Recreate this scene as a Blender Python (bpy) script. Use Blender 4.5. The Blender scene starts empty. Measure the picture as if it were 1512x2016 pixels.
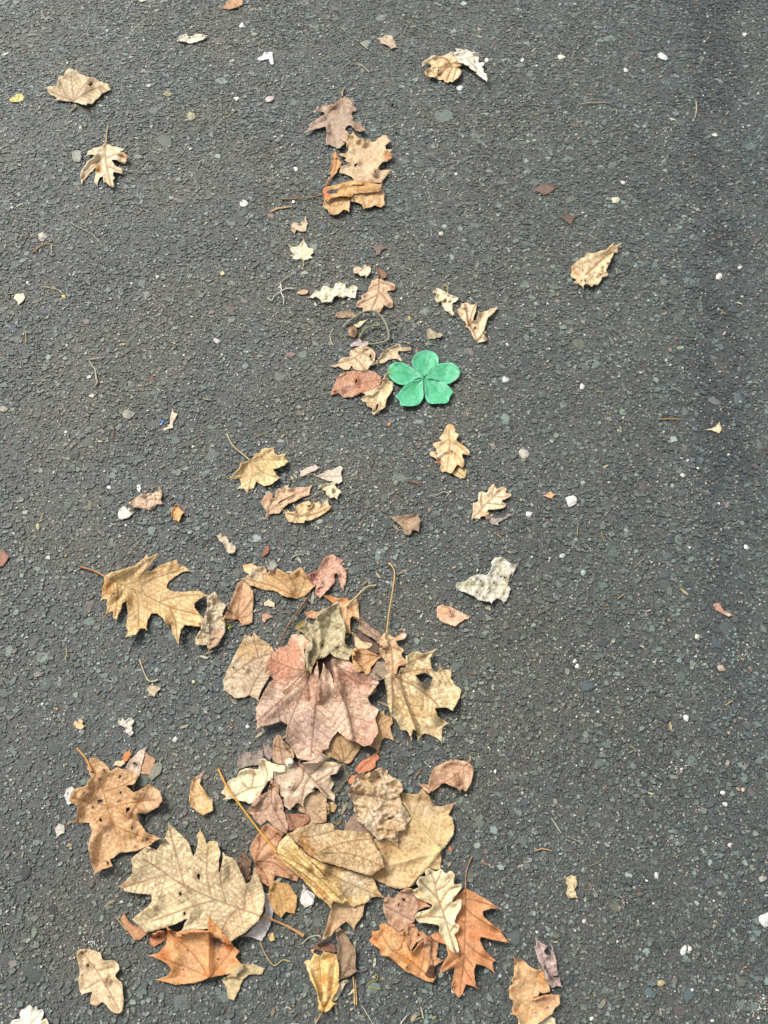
import bpy, math, random
import numpy as np
from mathutils import Vector
from mathutils.geometry import delaunay_2d_cdt

S = bpy.context.scene
COL = S.collection
# ------------------------------------------------------------------ camera
PITCH = math.radians(31.0)          # tilt away from straight down
CAM_H = 1.30
HALF = math.radians(30.0)
cam_d = bpy.data.cameras.new('camera')
cam = bpy.data.objects.new('camera', cam_d); COL.objects.link(cam)
cam.location = (0, 0, CAM_H); cam.rotation_euler = (PITCH, 0, 0)
cam_d.sensor_fit = 'VERTICAL'; cam_d.sensor_height = 24.0
cam_d.lens = 12.0 / math.tan(HALF)
cam_d.clip_start = 0.01; cam_d.clip_end = 500
S.camera = cam
# ------------------------------------------------------------------ light: thin overcast, soft sun from the far left
SUN_EL, SUN_AZ = math.radians(52), math.radians(-52)     # azimuth from +y (away from viewer) towards +x
w = bpy.data.worlds.new('World'); S.world = w; w.use_nodes = True
nt = w.node_tree; nt.nodes.clear()
sky = nt.nodes.new('ShaderNodeTexSky'); sky.sky_type = 'NISHITA'; sky.sun_disc = False
sky.sun_elevation = SUN_EL; sky.sun_rotation = SUN_AZ
sky.air_density = 1.0; sky.dust_density = 4.0; sky.ozone_density = 1.0
hs = nt.nodes.new('ShaderNodeHueSaturation'); hs.inputs['Saturation'].default_value = 0.22
bg = nt.nodes.new('ShaderNodeBackground'); bg.inputs['Strength'].default_value = 0.11
wo = nt.nodes.new('ShaderNodeOutputWorld')
nt.links.new(sky.outputs[0], hs.inputs['Color']); nt.links.new(hs.outputs[0], bg.inputs[0]); nt.links.new(bg.outputs[0], wo.inputs[0])
sd = bpy.data.lights.new('sun', 'SUN'); sd.energy = 1.9; sd.angle = math.radians(20); sd.color = (1.0, 0.965, 0.91)
sun = bpy.data.objects.new('sun', sd); COL.objects.link(sun)
dirv = Vector((math.sin(SUN_AZ) * math.cos(SUN_EL), math.cos(SUN_AZ) * math.cos(SUN_EL), math.sin(SUN_EL)))
sun.rotation_euler = dirv.to_track_quat('Z', 'Y').to_euler()
S.view_settings.view_transform = 'Standard'; S.view_settings.look = 'None'
S.view_settings.exposure = 0.66; S.view_settings.gamma = 1.0; S.view_settings.use_curve_mapping = False
GAIN = 1.36            # display value of a white upward-facing surface in this light; turns display colours into albedo

# ------------------------------------------------------------------ geometry helpers
FPX = 1008.0 / math.tan(HALF)
cP, sP = math.cos(PITCH), math.sin(PITCH)
def ground(u, v, z=0.0):
    """photo pixels (numpy) and heights -> points in the place"""
    u = np.asarray(u, float); v = np.asarray(v, float)
    dx = (u - 756.0) / FPX; dy = -(v - 1008.0) / FPX; dz = -np.ones_like(dx)
    wy = dy * cP - dz * sP; wz = dy * sP + dz * cP
    t = (z - CAM_H) / wz
    return np.stack([dx * t, wy * t, np.broadcast_to(z, dx.shape) * 1.0], -1)
def mpp(v):
    """metres per photo pixel at row v on the ground"""
    a = PITCH + math.atan((1008.0 - v) / FPX)
    depth = CAM_H / math.cos(a) * math.cos(a - PITCH)
    return depth / FPX
def lin(c):
    c = np.asarray(c, float) / 255.0
    return np.where(c <= 0.04045, c / 12.92, ((c + 0.055) / 1.055) ** 2.4)
def alb(c):
    return np.clip(lin(c) / GAIN * 1.02, 0.004, 0.82)
WARM = np.array([1.34, 1.25, 1.11])      # dry leaves come out a little paler than measured
def albl(c):
    a = alb(c) * WARM; a = a + (np.dot(a, (.3, .6, .1)) - a) * .10      # weathered: slightly greyed
    return np.clip(a, .004, .84)
def _hash(ix, iy, seed):
    n = (ix.astype(np.int64) * 374761393 + iy.astype(np.int64) * 668265263 + int(seed) * 974711) & 0xffffffff
    n = ((n ^ (n >> 13)) * 1274126177) & 0xffffffff
    n = (n ^ (n >> 16)) & 0xffffff
    return n / float(0xffffff)
def vnoise(x, y, seed=0):
    ix = np.floor(x); iy = np.floor(y); fx = x - ix; fy = y - iy
    fx = fx * fx * (3 - 2 * fx); fy = fy * fy * (3 - 2 * fy)
    a = _hash(ix, iy, seed); b = _hash(ix + 1, iy, seed); c = _hash(ix, iy + 1, seed); d = _hash(ix + 1, iy + 1, seed)
    return (a * (1 - fx) + b * fx) * (1 - fy) + (c * (1 - fx) + d * fx) * fy
def fbm(x, y, seed=0, oct=4):
    s = 0; a = 0.5; t = 0
    ang = 0.6
    for i in range(oct):
        s = s + a * vnoise(x + 17.3 * i, y - 9.1 * i, seed + i * 31); t += a
        x, y = (x * math.cos(ang) - y * math.sin(ang)) * 2.03, (x * math.sin(ang) + y * math.cos(ang)) * 2.03
        a *= 0.5
    return s / t
def sstep(a, b, x):
    t = np.clip((x - a) / (b - a), 0, 1); return t * t * (3 - 2 * t)
def catmull(P, n, closed=False):
    P = np.asarray(P, float); m = len(P); out = []
    rng = range(m) if closed else range(m - 1)
    for i in rng:
        if closed: p0, p1, p2, p3 = P[(i - 1) % m], P[i], P[(i + 1) % m], P[(i + 2) % m]
        else: p0, p1, p2, p3 = P[max(i - 1, 0)], P[i], P[i + 1], P[min(i + 2, m - 1)]
        for k in range(n):
            t = k / n
            out.append(0.5 * ((2 * p1) + (-p0 + p2) * t + (2 * p0 - 5 * p1 + 4 * p2 - p3) * t * t + (-p0 + 3 * p1 - 3 * p2 + p3) * t ** 3))
    if not closed: out.append(P[-1])
    return np.array(out)
def resample(P, step, closed=True):
    P = np.asarray(P, float); Q = np.vstack([P, P[:1]]) if closed else P
    out = []
    for a, b in zip(Q[:-1], Q[1:]):
        L_ = np.hypot(*(b - a)); n = max(1, int(round(L_ / step)))
        for k in range(n): out.append(a + (b - a) * k / n)
    if not closed: out.append(Q[-1])
    return np.array(out)
def inside(p, poly):
    x, y = p[:, 0], p[:, 1]; r = np.zeros(len(p), bool)
    a = poly; b = np.roll(poly, -1, 0)
    for (x1, y1), (x2, y2) in zip(a, b):
        if y1 == y2: continue
        c = ((y1 > y) != (y2 > y)) & (x < (x2 - x1) * (y - y1) / (y2 - y1) + x1)
        r ^= c
    return r
def segdist(p, A, B, chunk=400):
    """least distance of points p to segments A-B"""
    best = np.full(len(p), 1e9)
    for i in range(0, len(A), chunk):
        a = A[i:i + chunk][None]; d = (B[i:i + chunk] - A[i:i + chunk])[None]
        q = p[:, None, :] - a
        t = np.clip((q * d).sum(-1) / np.maximum((d * d).sum(-1), 1e-9), 0, 1)
        e = q - t[..., None] * d
        best = np.minimum(best, np.sqrt((e * e).sum(-1)).min(1))
    return best
def area(P):
    x, y = P[:, 0], P[:, 1]; return 0.5 * abs((x * np.roll(y, -1) - y * np.roll(x, -1)).sum())

# support map: top surface of whatever already lies on the ground, 4 photo pixels per cell
SC = 4
SUP = np.full((2016 // SC + 80, 1512 // SC + 80), .0021)
def sup_at(u, v):
    i = np.clip((v / SC + 40).astype(int), 0, SUP.shape[0] - 1); j = np.clip((u / SC + 40).astype(int), 0, SUP.shape[1] - 1)
    return SUP[i, j]
def sup_put(u, v, z):
    i = np.clip((v / SC + 40).astype(int), 1, SUP.shape[0] - 2); j = np.clip((u / SC + 40).astype(int), 1, SUP.shape[1] - 2)
    for a in (-1, 0, 1):
        for b in (-1, 0, 1): np.maximum.at(SUP, (i + a, j + b), z)

def tag(o, label=None, cat=None, group=None, kind=None):
    if label: o['label'] = label
    if cat: o['category'] = cat
    if group: o['group'] = group
    if kind: o['kind'] = kind
    return o
def mesh_obj(name, verts, faces, mat, parent=None, origin=(0, 0, 0), cols=None, smooth=True):
    me = bpy.data.meshes.new(name)
    v = np.asarray(verts, float) - np.asarray(origin)
    f = np.asarray(faces, np.int32); k = f.shape[1]
    me.vertices.add(len(v)); me.vertices.foreach_set('co', v.astype(np.float32).ravel())
    me.loops.add(f.size); me.loops.foreach_set('vertex_index', f.ravel())
    me.polygons.add(len(f)); me.polygons.foreach_set('loop_start', np.arange(0, f.size, k, dtype=np.int32))
    me.polygons.foreach_set('loop_total', np.full(len(f), k, np.int32))
    me.update(calc_edges=True)
    me.polygons.foreach_set('use_smooth', np.full(len(f), smooth))
    if cols is not None:
        ca = me.color_attributes.new('Col', 'FLOAT_COLOR', 'POINT')
        c = np.ones((len(v), 4), np.float32); c[:, :3] = cols
        ca.data.foreach_set('color', c.ravel())
    me.materials.append(mat)
    o = bpy.data.objects.new(name, me); COL.objects.link(o)
    if parent is not None: o.parent = parent
    else: o.location = origin
    return o

# ------------------------------------------------------------------ materials
def nodes(name):
    m = bpy.data.materials.new(name); m.use_nodes = True
    n = m.node_tree; b = n.nodes['Principled BSDF']
    return m, n, b
def attr(n, name='Col'):
    a = n.nodes.new('ShaderNodeAttribute'); a.attribute_name = name; return a
def texc(n):
    return n.nodes.new('ShaderNodeTexCoord').outputs['Object']
def noise(n, co, scale, detail=4, rough=0.6):
    t = n.nodes.new('ShaderNodeTexNoise'); t.inputs['Scale'].default_value = scale
    t.inputs['Detail'].default_value = detail; t.inputs['Roughness'].default_value = rough
    n.links.new(co, t.inputs['Vector']); return t.outputs['Fac']
def mrange(n, v, a, b, c, d):
    t = n.nodes.new('ShaderNodeMapRange'); n.links.new(v, t.inputs[0])
    for i, x in enumerate((a, b, c, d)): t.inputs[i + 1].default_value = x
    return t.outputs[0]
def mult(n, c, f):
    t = n.nodes.new('ShaderNodeVectorMath'); t.operation = 'SCALE'
    n.links.new(c, t.inputs[0]); n.links.new(f, t.inputs['Scale']); return t.outputs[0]
def bump(n, h, dist, strength=1.0, prev=None):
    t = n.nodes.new('ShaderNodeBump'); t.inputs['Distance'].default_value = dist; t.inputs['Strength'].default_value = strength
    n.links.new(h, t.inputs['Height'])
    if prev: n.links.new(prev, t.inputs['Normal'])
    return t.outputs[0]
def leaf_material(name, rough, transl, grain, spec=0.35, relief=1.0):
    m, n, b = nodes(name); co = texc(n); a = attr(n)
    f = noise(n, co, 750, 5, 0.75); g = noise(n, co, 260, 3, 0.6)
    k = mrange(n, f, 0.38, 0.62, 1 - grain, 1 + grain); k2 = mrange(n, g, 0.38, 0.62, 1 - grain * .6, 1 + grain * .6)
    c = mult(n, mult(n, a.outputs['Color'], k), k2)
    n.links.new(c, b.inputs['Base Color']); b.inputs['Roughness'].default_value = rough
    b.inputs['Specular IOR Level'].default_value = spec
    bn = bump(n, g, 0.0011 * relief, 0.8); bn = bump(n, f, 0.0005 * relief, 0.8, bn); n.links.new(bn, b.inputs['Normal'])
    tr = n.nodes.new('ShaderNodeBsdfTranslucent'); n.links.new(c, tr.inputs[0])
    mx = n.nodes.new('ShaderNodeMixShader'); mx.inputs[0].default_value = transl
    n.links.new(b.outputs[0], mx.inputs[1]); n.links.new(tr.outputs[0], mx.inputs[2])
    n.links.new(mx.outputs[0], n.nodes['Material Output'].inputs[0])
    return m
M_LEAF = leaf_material('dry_leaf', 0.52, 0.16, 0.17)
M_PETAL = leaf_material('green_plastic_petal', 0.42, 0.12, 0.025, 0.4, .25)
M_STEM = leaf_material('dry_stem', 0.5, 0.0, 0.12)
M_CHIP = leaf_material('chalky_fleck', 0.8, 0.0, 0.10, 0.2)

# ------------------------------------------------------------------ crops: pictures of the photo the outlines were measured on
CR = dict(A=(400,1060,500), B=(400,1440,560), C=(90,1440,560), D=(100,1060,460), E=(560,160,300), F=(520,460,300), G=(640,560,320),
          H=(60,80,300), I=(800,60,200), J=(840,540,200), K=(1080,440,200), L=(440,840,260), M=(760,820,300), N=(840,1060,220),
          O=(200,920,280), P=(960,1800,216), Q=(640,1460,320), R=(700,1680,336), S=(400,1440,300), T=(560,1796,220), U=(560,1120,260),
          V=(0,1816,200), a=(0,0,504), b=(504,0,504), c=(1008,0,504), d=(0,504,504), e=(504,504,504), f=(1008,504,504),
          g=(0,1008,504), h=(1008,1008,504), i=(1008,1512,504))
def px(cr, pts):
    x0, y0, s = CR[cr]; k = s / 1512.0
    return np.asarray(pts, float).reshape(-1, 2) * k + (x0, y0)

SEED = [10]
def tube(name, P, r0, r1, color, mat, parent=None, origin=None, lift=0.0, tip=None, z0=None, sides=6):
    """stem or twig along photo-pixel polyline P, radii in photo pixels"""
    P = catmull(P, 5)
    m = len(P); t = np.linspace(0, 1, m); mp = mpp(P[:, 1].mean())
    r = (r0 + (r1 - r0) * t) * mp
    r = r * (.8 + .45 * vnoise(t * 9, t * 0, m)) * (1 + .35 * np.exp(-((t - .55) / .03) ** 2))
    if tip: r = r * (1 + tip * np.exp(-((1 - t) / 0.06) ** 2))
    SEED[0] += 1
    z = np.maximum(sup_at(P[:, 0], P[:, 1]), 0.0008) + r * 0.8 + lift * np.sin(t * math.pi) + 0.0006 * fbm(t * 4, t * 0, SEED[0])
    z = np.convolve(np.pad(z, 3, mode='edge'), np.ones(7) / 7, 'valid')
    if z0 is not None: z = z + z0
    W = ground(P[:, 0], P[:, 1], z)
    T = np.gradient(W, axis=0); T /= np.linalg.norm(T, axis=1)[:, None] + 1e-12
    side = np.cross(T, (0, 0, 1)); side /= np.linalg.norm(side, axis=1)[:, None] + 1e-12
    up = np.cross(side, T)
    V = []
    for k in range(sides):
        a = 2 * math.pi * k / sides
        V.append(W + (side * math.cos(a) + up * math.sin(a)) * r[:, None])
    V = np.stack(V, 1).reshape(-1, 3)
    F = []
    for i in range(m - 1):
        for k in range(sides):
            a = i * sides + k; b_ = i * sides + (k + 1) % sides
            F.append((a, b_, b_ + sides, a + sides))
    o_ = W.mean(0) * (1, 1, 0) if origin is None else origin
    n_ = fbm(np.repeat(t * 9, sides), np.tile(np.arange(sides), m) * 0.3, SEED[0])
    c = alb(color)[None] * (0.8 + 0.4 * n_)[:, None]
    return mesh_obj(name, V, F, mat, parent, o_, c)
def blade(name, out, c1, c2=None, c3=None, veins=(), vc=None, lat=0, tints=(), holes=(), folds=(), wave=.045, curl=.05, crum=.0,
          quilt=.006, sm=0, rag=1.3, spots=None, mott=.5, edge=.35, mat=None, parent=None, origin=None, gap=.0012, step=1.9, ec=None, vw=1.0,
          ms=.16, drape=True, spike=True):
    """a leaf blade as one curved sheet; every length here is in photo pixels"""
    SEED[0] += 1; sd_ = SEED[0]
    out = np.asarray(out, float)
    tips = None
    if not sm and spike:
        a_ = np.roll(out, 1, 0) - out; b_ = np.roll(out, -1, 0) - out
        la, lb = np.linalg.norm(a_, axis=1), np.linalg.norm(b_, axis=1)
        cs = (a_ * b_).sum(1) / (la * lb + 1e-9)
        x_, y_ = out[:, 0], out[:, 1]; sg = np.sign((x_ * np.roll(y_, -1) - y_ * np.roll(x_, -1)).sum())
        conv_ = sg * (a_[:, 1] * b_[:, 0] - a_[:, 0] * b_[:, 1]) > 0
        t_ = (cs > .1) & conv_ & (la > 4) & (lb > 4)
        d_ = -(a_ / la[:, None] + b_ / lb[:, None]); d_ /= np.linalg.norm(d_, axis=1)[:, None] + 1e-9
        new = []
        for i_ in range(len(out)):
            p0 = out[i_]
            if t_[i_]:
                e_ = min(4.5, .28 * min(la[i_], lb[i_]))
                new += [p0 + a_[i_] * .22 - d_[i_] * e_ * .25, p0 + d_[i_] * e_, p0 + b_[i_] * .22 - d_[i_] * e_ * .25]
            else: new.append(p0)
        tips = (out + d_ * 3)[t_]; out = np.array(new)
    if sm: out = catmull(out, 6, True)
    B = resample(out, step)
    Sp = math.sqrt(area(B)); mp = mpp(B[:, 1].mean()); Sm = Sp * mp
    nrm = np.roll(B, -1, 0) - np.roll(B, 1, 0); nrm = np.stack([nrm[:, 1], -nrm[:, 0]], 1); nrm /= np.linalg.norm(nrm, axis=1)[:, None] + 1e-9
    if rag:
        j = (fbm(B[:, 0] / 7, B[:, 1] / 7, sd_, 3) - 0.5) * 2.0 * rag + (vnoise(B[:, 0] / 2.5, B[:, 1] / 2.5, sd_ + 5) - .5) * rag * .7
        if tips is not None and len(tips):
            dt = np.sqrt(((B[:, None] - tips[None]) ** 2).sum(-1)).min(1); j = j * sstep(2, 9, dt)
        B = B + nrm * j[:, None]
    loops = [B]
    for h_ in holes:
        h_ = np.asarray(h_, float)
        if h_.ndim == 1:
            x, y, r = h_; a = np.linspace(0, 2 * math.pi, 12)[:-1]
            rr = r * (0.35 + 1.25 * vnoise(np.cos(a) * 2.2 + 9, np.sin(a) * 2.2 + x, sd_)); q_ = vnoise(np.array([x]), np.array([y]), sd_)[0] * 3.1
            u_, v_ = rr * np.cos(a) * 1.15, rr * np.sin(a) * (.45 + .4 * q_ / 3.1)
            h_ = np.stack([x + u_ * math.cos(q_) - v_ * math.sin(q_), y + u_ * math.sin(q_) + v_ * math.cos(q_)], 1)
        loops.append(resample(h_, step))
    lo, hi = B.min(0), B.max(0)
    gx, gy = np.meshgrid(np.arange(lo[0], hi[0], step), np.arange(lo[1], hi[1], step * .87))
    gx = gx + (np.arange(gx.shape[0]) % 2)[:, None] * step * .5
    G_ = np.stack([gx.ravel(), gy.ravel()], 1)
    G_ += (np.stack([_hash(gx.ravel() * 7, gy.ravel() * 7, sd_), _hash(gx.ravel() * 7, gy.ravel() * 7, sd_ + 3)], 1) - .5) * step * .35
    G_ = G_[inside(G_, B)]
    for h_ in loops[1:]: G_ = G_[~inside(G_, h_)]
    A_ = np.vstack(loops); Bn = np.vstack([np.roll(l, -1, 0) for l in loops])
    if len(G_): G_ = G_[segdist(G_, A_, Bn) > step * .45]
    pts = np.vstack([A_, G_]); ed = []; o0 = 0
    for l in loops:
        ed += [(o0 + i, o0 + (i + 1) % len(l)) for i in range(len(l))]; o0 += len(l)
    cv, _, cf, *_r = delaunay_2d_cdt([Vector(p) for p in pts], ed, [], 0, 1e-4, False)
    P = np.array([(v.x, v.y) for v in cv]); F = np.array([f for f in cf if len(f) == 3], np.int64)
    cen = P[F].mean(1); ok = inside(cen, B)
    for h_ in loops[1:]: ok &= ~inside(cen, h_)
    F = F[ok]
    used = np.unique(F); mp_ = np.full(len(P), -1); mp_[used] = np.arange(len(used)); P = P[used]; F = mp_[F]
    e1 = P[F[:, 1]] - P[F[:, 0]]; e2 = P[F[:, 2]] - P[F[:, 0]]
    flip = (e1[:, 0] * e2[:, 1] - e1[:, 1] * e2[:, 0]) > 0     # photo y runs down
    F[flip] = F[flip][:, ::-1]
    de = segdist(P, A_, Bn)
    # veins
    vs = []; lt = []
    for q in veins:
        q = catmull(np.asarray(q, float), 4); vs.append(q)
        if lat:
            q2 = resample(q, lat, False)
            for i in range(1, len(q2) - 1):
                d = q2[min(i + 1, len(q2) - 1)] - q2[i - 1]; d = d / (np.hypot(*d) + 1e-9); n_ = np.array([-d[1], d[0]])
                Lr = Sp * .34 * (1 - .55 * i / len(q2)) if len(veins) < 3 else Sp * .17
                for s_ in (1, -1):
                    s0 = q2[i] + d * lat * .3 * s_
                    lt.append(np.array([s0, s0 + (d * .55 + n_ * s_ * .8) * Lr * .5, s0 + (d * .85 + n_ * s_ * 1.25) * Lr]))
    vein = np.zeros(len(P)); dv = np.full(len(P), 1e3)
    if vs:
        A1 = np.vstack([q[:-1] for q in vs]); B1 = np.vstack([q[1:] for q in vs]); d1 = segdist(P, A1, B1)
        vein = np.exp(-(d1 / (1.45 * vw)) ** 2); dv = d1
        if lt:
            A2 = np.vstack([q[:-1] for q in lt]); B2 = np.vstack([q[1:] for q in lt]); d2 = segdist(P, A2, B2)
            vein = np.maximum(vein, .55 * np.exp(-(d2 / (1.2 * vw)) ** 2)); dv = np.minimum(dv, d2 + 1)
    X, Y = P[:, 0], P[:, 1]
    # shape
    h = 1.2 * wave * Sm * (fbm(X / Sp * 2.2, Y / Sp * 2.2, sd_ + 11, 3) - .25) * 1.6
    ce = 1 - sstep(0, .22 * Sp, de)
    h += 1.45 * curl * Sm * ce ** 1.5 * (fbm(X / Sp * 3.5, Y / Sp * 3.5, sd_ + 21, 2) - .22) * 1.9
    if crum: h += crum * Sm * (1 - np.abs(fbm(X / Sp * 5, Y / Sp * 5, sd_ + 31, 3) * 2 - 1) * 2.2)
    h += .009 * Sm * (1 - np.abs(fbm(X / Sp * 11, Y / Sp * 11, sd_ + 41, 2) * 2 - 1))
    if vs: h += 1.5 * quilt * Sm * sstep(0, .07 * Sp, dv) + .0006 * vein
    for (x1, y1, x2, y2, a_, w_) in folds:
        d_ = segdist(P, np.array([[x1, y1]]), np.array([[x2, y2]])); h += a_ * Sm * np.exp(-(d_ / w_) ** 2)
    h -= min(h.min(), 0) if not drape else np.percentile(h, 2)
    h = np.maximum(h, 0) + gap
    if mat is M_CHIP: drape = False
    if drape:
        sp = sup_at(X, Y); h = h + .6 * (np.median(sp) - .0021)
        h = np.maximum(h, sp + .0007)
    W = ground(X, Y, h)
    sup_put(X, Y, h)
    # colour
    al = albl if mat is None else alb
    c1 = al(c1); c2 = al(c2) if c2 is not None else np.clip(c1 * 1.25, 0, .82); c3 = al(c3) if c3 is not None else c1 * .72
    ec = alb(ec) if ec is not None else c1 * .78
    k = sstep(.36, .64, fbm(X / (Sp * ms), Y / (Sp * ms), sd_ + 51, 4))[:, None]
    k2 = sstep(.5, .75, fbm(X / 5.5, Y / 5.5, sd_ + 61, 3))[:, None]
    kf = sstep(.48, .62, fbm(X / 2.6, Y / 2.6, sd_ + 65, 2))[:, None]; kd = sstep(.54, .66, fbm(X / 3.2, Y / 3.2, sd_ + 67, 2))[:, None]
    k3 = sstep(.56, .8, fbm(X / (Sp * ms * 1.3), Y / (Sp * ms * 1.3), sd_ + 71, 4))[:, None]
    c = c1 + (c2 - c1) * (k * .6 + k2 * .55).clip(0, 1) * (mott * 1.6)
    c = c + (c3 - c) * k3 * .75
    c = c + (np.clip(c2 * 1.2, 0, .84) - c) * kf * .7 * min(1, mott * 1.4); c = c + (c3 * .9 - c) * kd * .45 * min(1, mott * 1.4)
    for (x, y, r, tc, s_) in tints:
        d_ = np.hypot(X - x, Y - y) / r; q = (s_ * (1 - sstep(.35, 1.15, d_ + (fbm(X / (6 + r * .35), Y / (6 + r * .35), sd_ + 81, 5) - .5) * 1.5)))[:, None]
        c = c + (al(tc) * (.82 + .3 * k2 + .28 * kf * mott * 1.6 - .2 * kd * mott) - c) * q
    if spots:
        n_s, r_s, sc_ = spots; r_s *= min(1, Sp / 110); rg = random.Random(sd_)
        for _ in range(n_s):
            i = rg.randrange(len(P)); r = r_s * rg.uniform(.35, 1)
            q = (1 - sstep(.6, 1.2, np.hypot(X - X[i], (Y - Y[i]) * 1.2) / r + (k2[:, 0] - .5) * .5))[:, None] * .85; c = c + (alb(sc_) - c) * q
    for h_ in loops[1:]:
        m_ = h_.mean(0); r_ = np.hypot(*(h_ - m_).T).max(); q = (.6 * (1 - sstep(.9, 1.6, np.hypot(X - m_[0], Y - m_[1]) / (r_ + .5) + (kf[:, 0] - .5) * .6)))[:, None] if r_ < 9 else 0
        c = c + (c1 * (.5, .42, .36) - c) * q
    eq = ((1 - sstep(0, 4.5, de)) * edge)[:, None]; c = c + (ec - c) * eq
    vcol = alb(vc) * .9 if vc is not None else c1 * .6
    if vc is not None and np.sum(lin(vc)) > np.sum(c1) * GAIN: vcol = alb(vc) * 1.1
    c = c + (vcol - c) * (vein * .92)[:, None]
    org = W.mean(0) * (1, 1, 0) if origin is None else origin
    # thin sheet with two faces and a rim
    n = len(P); V2 = W.copy(); V2[:, 2] -= .00035
    Fb = F[:, ::-1] + n
    E = np.sort(np.vstack([F[:, [0, 1]], F[:, [1, 2]], F[:, [2, 0]]]), 1); Ed = np.vstack([F[:, [0, 1]], F[:, [1, 2]], F[:, [2, 0]]])
    key = E[:, 0] * (n + 1) + E[:, 1]; uq, idx, cnt = np.unique(key, return_index=True, return_counts=True)
    be = Ed[idx[cnt == 1]]
    R1 = np.stack([be[:, 1], be[:, 0], be[:, 0] + n], 1); R2 = np.stack([be[:, 1], be[:, 0] + n, be[:, 1] + n], 1)
    return mesh_obj(name, np.vstack([W, V2]), np.vstack([F, Fb, R1, R2]), mat or M_LEAF, parent, org, np.vstack([c, c * .95]))
def root(name, uv, label, cat, group):
    e = bpy.data.objects.new(name, None); COL.objects.link(e); e.empty_display_size = .01
    p = ground(uv[0], uv[1], 0.0); e.location = p
    tag(e, label, cat, group); return e, p
GR = {}
def L(name, label, cr, out, c1, stem=None, sc=None, sr=(1.6, 1.0), extra=(), tip=.6, slift=0.0, group=None, cat='leaf', veins=(), tints=(), holes=(), folds=(), **kw):
    """a leaf: blade (and stem, extra blades) measured on crop cr"""
    k = CR[cr][2] / 1512.0; x0, y0 = CR[cr][:2]
    cv = lambda p: px(cr, p)
    def conv(d):
        d = dict(d)
        if 'veins' in d: d['veins'] = [cv(q) for q in d['veins']]
        if 'tints' in d: d['tints'] = [(x * k + x0, y * k + y0, r * k, c_, s_) for x, y, r, c_, s_ in d['tints']]
        if 'holes' in d: d['holes'] = [(h[0] * k + x0, h[1] * k + y0, h[2] * k) if len(h) == 3 and not hasattr(h[0], '__len__') else cv(h) for h in d['holes']]
        if 'folds' in d: d['folds'] = [(a * k + x0, b_ * k + y0, c_ * k + x0, d_ * k + y0, am, wi * k) for a, b_, c_, d_, am, wi in d['folds']]
        if d.get('lat'): d['lat'] = d['lat'] * k
        return d
    kw = conv(dict(kw, veins=veins, tints=tints, holes=holes, folds=folds))
    O = cv(out); group = group or GR.get(name)
    if stem is None and not extra:
        o = blade(name, O, c1, **kw); tag(o, label, cat, group); return o
    e, p = root(name, O.mean(0), label, cat, group)
    for x in extra:
        x = dict(x)
        if x.get('over'): continue
        oo = cv(x.pop('out')); nm = x.pop('name', 'blade'); x.pop('over', 0); blade(nm, oo, x.pop('c1'), parent=e, origin=p, **conv(x))
    blade('blade', O, c1, parent=e, origin=p, **kw)
    for x in extra:
        x = dict(x)
        if not x.get('over'): continue
        oo = cv(x.pop('out')); nm = x.pop('name', 'blade'); x.pop('over', 0); blade(nm, oo, x.pop('c1'), parent=e, origin=p, **conv(x))
    if stem is not None:
        st = stem if hasattr(stem[0][0], '__len__') else [stem]
        for s_ in st: tube('stem', cv(s_), sr[0], sr[1], sc or (170, 130, 85), M_STEM, e, p, slift, tip)
    return e
# ------------------------------------------------------------------ asphalt: binder sheet, aggregate stones as geometry
def tintf(x, y):
    """worn patches of the road surface: (brightness, blue, brown) at ground points"""
    n = fbm(x * 3.1 + 5, y * 3.1, 3, 4); n2 = fbm(x * 9, y * 9 + 7, 4, 4)
    br = .82 + .30 * n + .30 * (n2 - .5)
    band = np.exp(-(np.abs(x - (.455 + .165 * y + .07 * (fbm(y * 4, y * 0, 9) - .5))) / (.034 + .022 * y)) ** 2.5) * sstep(.15, .9, y) * (.15 + .85 * sstep(.44, .56, fbm(x * 22 + 4, y * 9, 14, 4) + .03))
    br = br * (1 - .55 * band)
    blue = .55 * band + sstep(.25, .7, x) * .35 + .15 * sstep(.5, .7, n)
    brown = sstep(.45, .65, fbm(x * 7 + 3, y * 7, 12, 4)) * (1 - sstep(-.1, .5, x) * .8)
    return br, blue, brown
def ground_material(name, obj=False, binder=False):
    m, n, b = nodes(name); co = texc(n)
    if obj:
        c = n.nodes.new('ShaderNodeObjectInfo').outputs['Color']
    else:
        c = attr(n).outputs['Color']
    f = noise(n, co, 1500, 4, .7); g = noise(n, co, 420, 4, .65)
    c = mult(n, c, mrange(n, f, .36, .64, .62, 1.38)); c = mult(n, c, mrange(n, g, .3, .7, .82, 1.18))
    if binder:
        v = n.nodes.new('ShaderNodeTexVoronoi'); v.inputs['Scale'].default_value = 380; n.links.new(co, v.inputs['Vector'])
        bw = n.nodes.new('ShaderNodeSeparateColor'); n.links.new(v.outputs['Color'], bw.inputs[0])
        c = mult(n, c, mrange(n, bw.outputs[0], 0, 1, .6, 1.9))
        # scattered pale grains
        mx = n.nodes.new('ShaderNodeMix'); mx.data_type = 'RGBA'
        n.links.new(mrange(n, bw.outputs[1], .972, .978, 0, 1), mx.inputs[0]); n.links.new(c, mx.inputs[6]); mx.inputs[7].default_value = (.34, .31, .25, 1)
        c = mx.outputs[2]
    n.links.new(c, b.inputs['Base Color'])
    b.inputs['Roughness'].default_value = .55; b.inputs['Specular IOR Level'].default_value = .95
    bn = bump(n, g, .0012, .7); bn = bump(n, f, .0007, .8, bn)
    if binder: bn = bump(n, v.outputs['Distance'], -.0011, .9, bn)
    n.links.new(bn, b.inputs['Normal'])
    return m
M_BIND = ground_material('asphalt_binder', binder=True)
M_STONES = ground_material('aggregate')
M_STONE = ground_material('aggregate_single', obj=True)

rs = np.random.RandomState(7)
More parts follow.
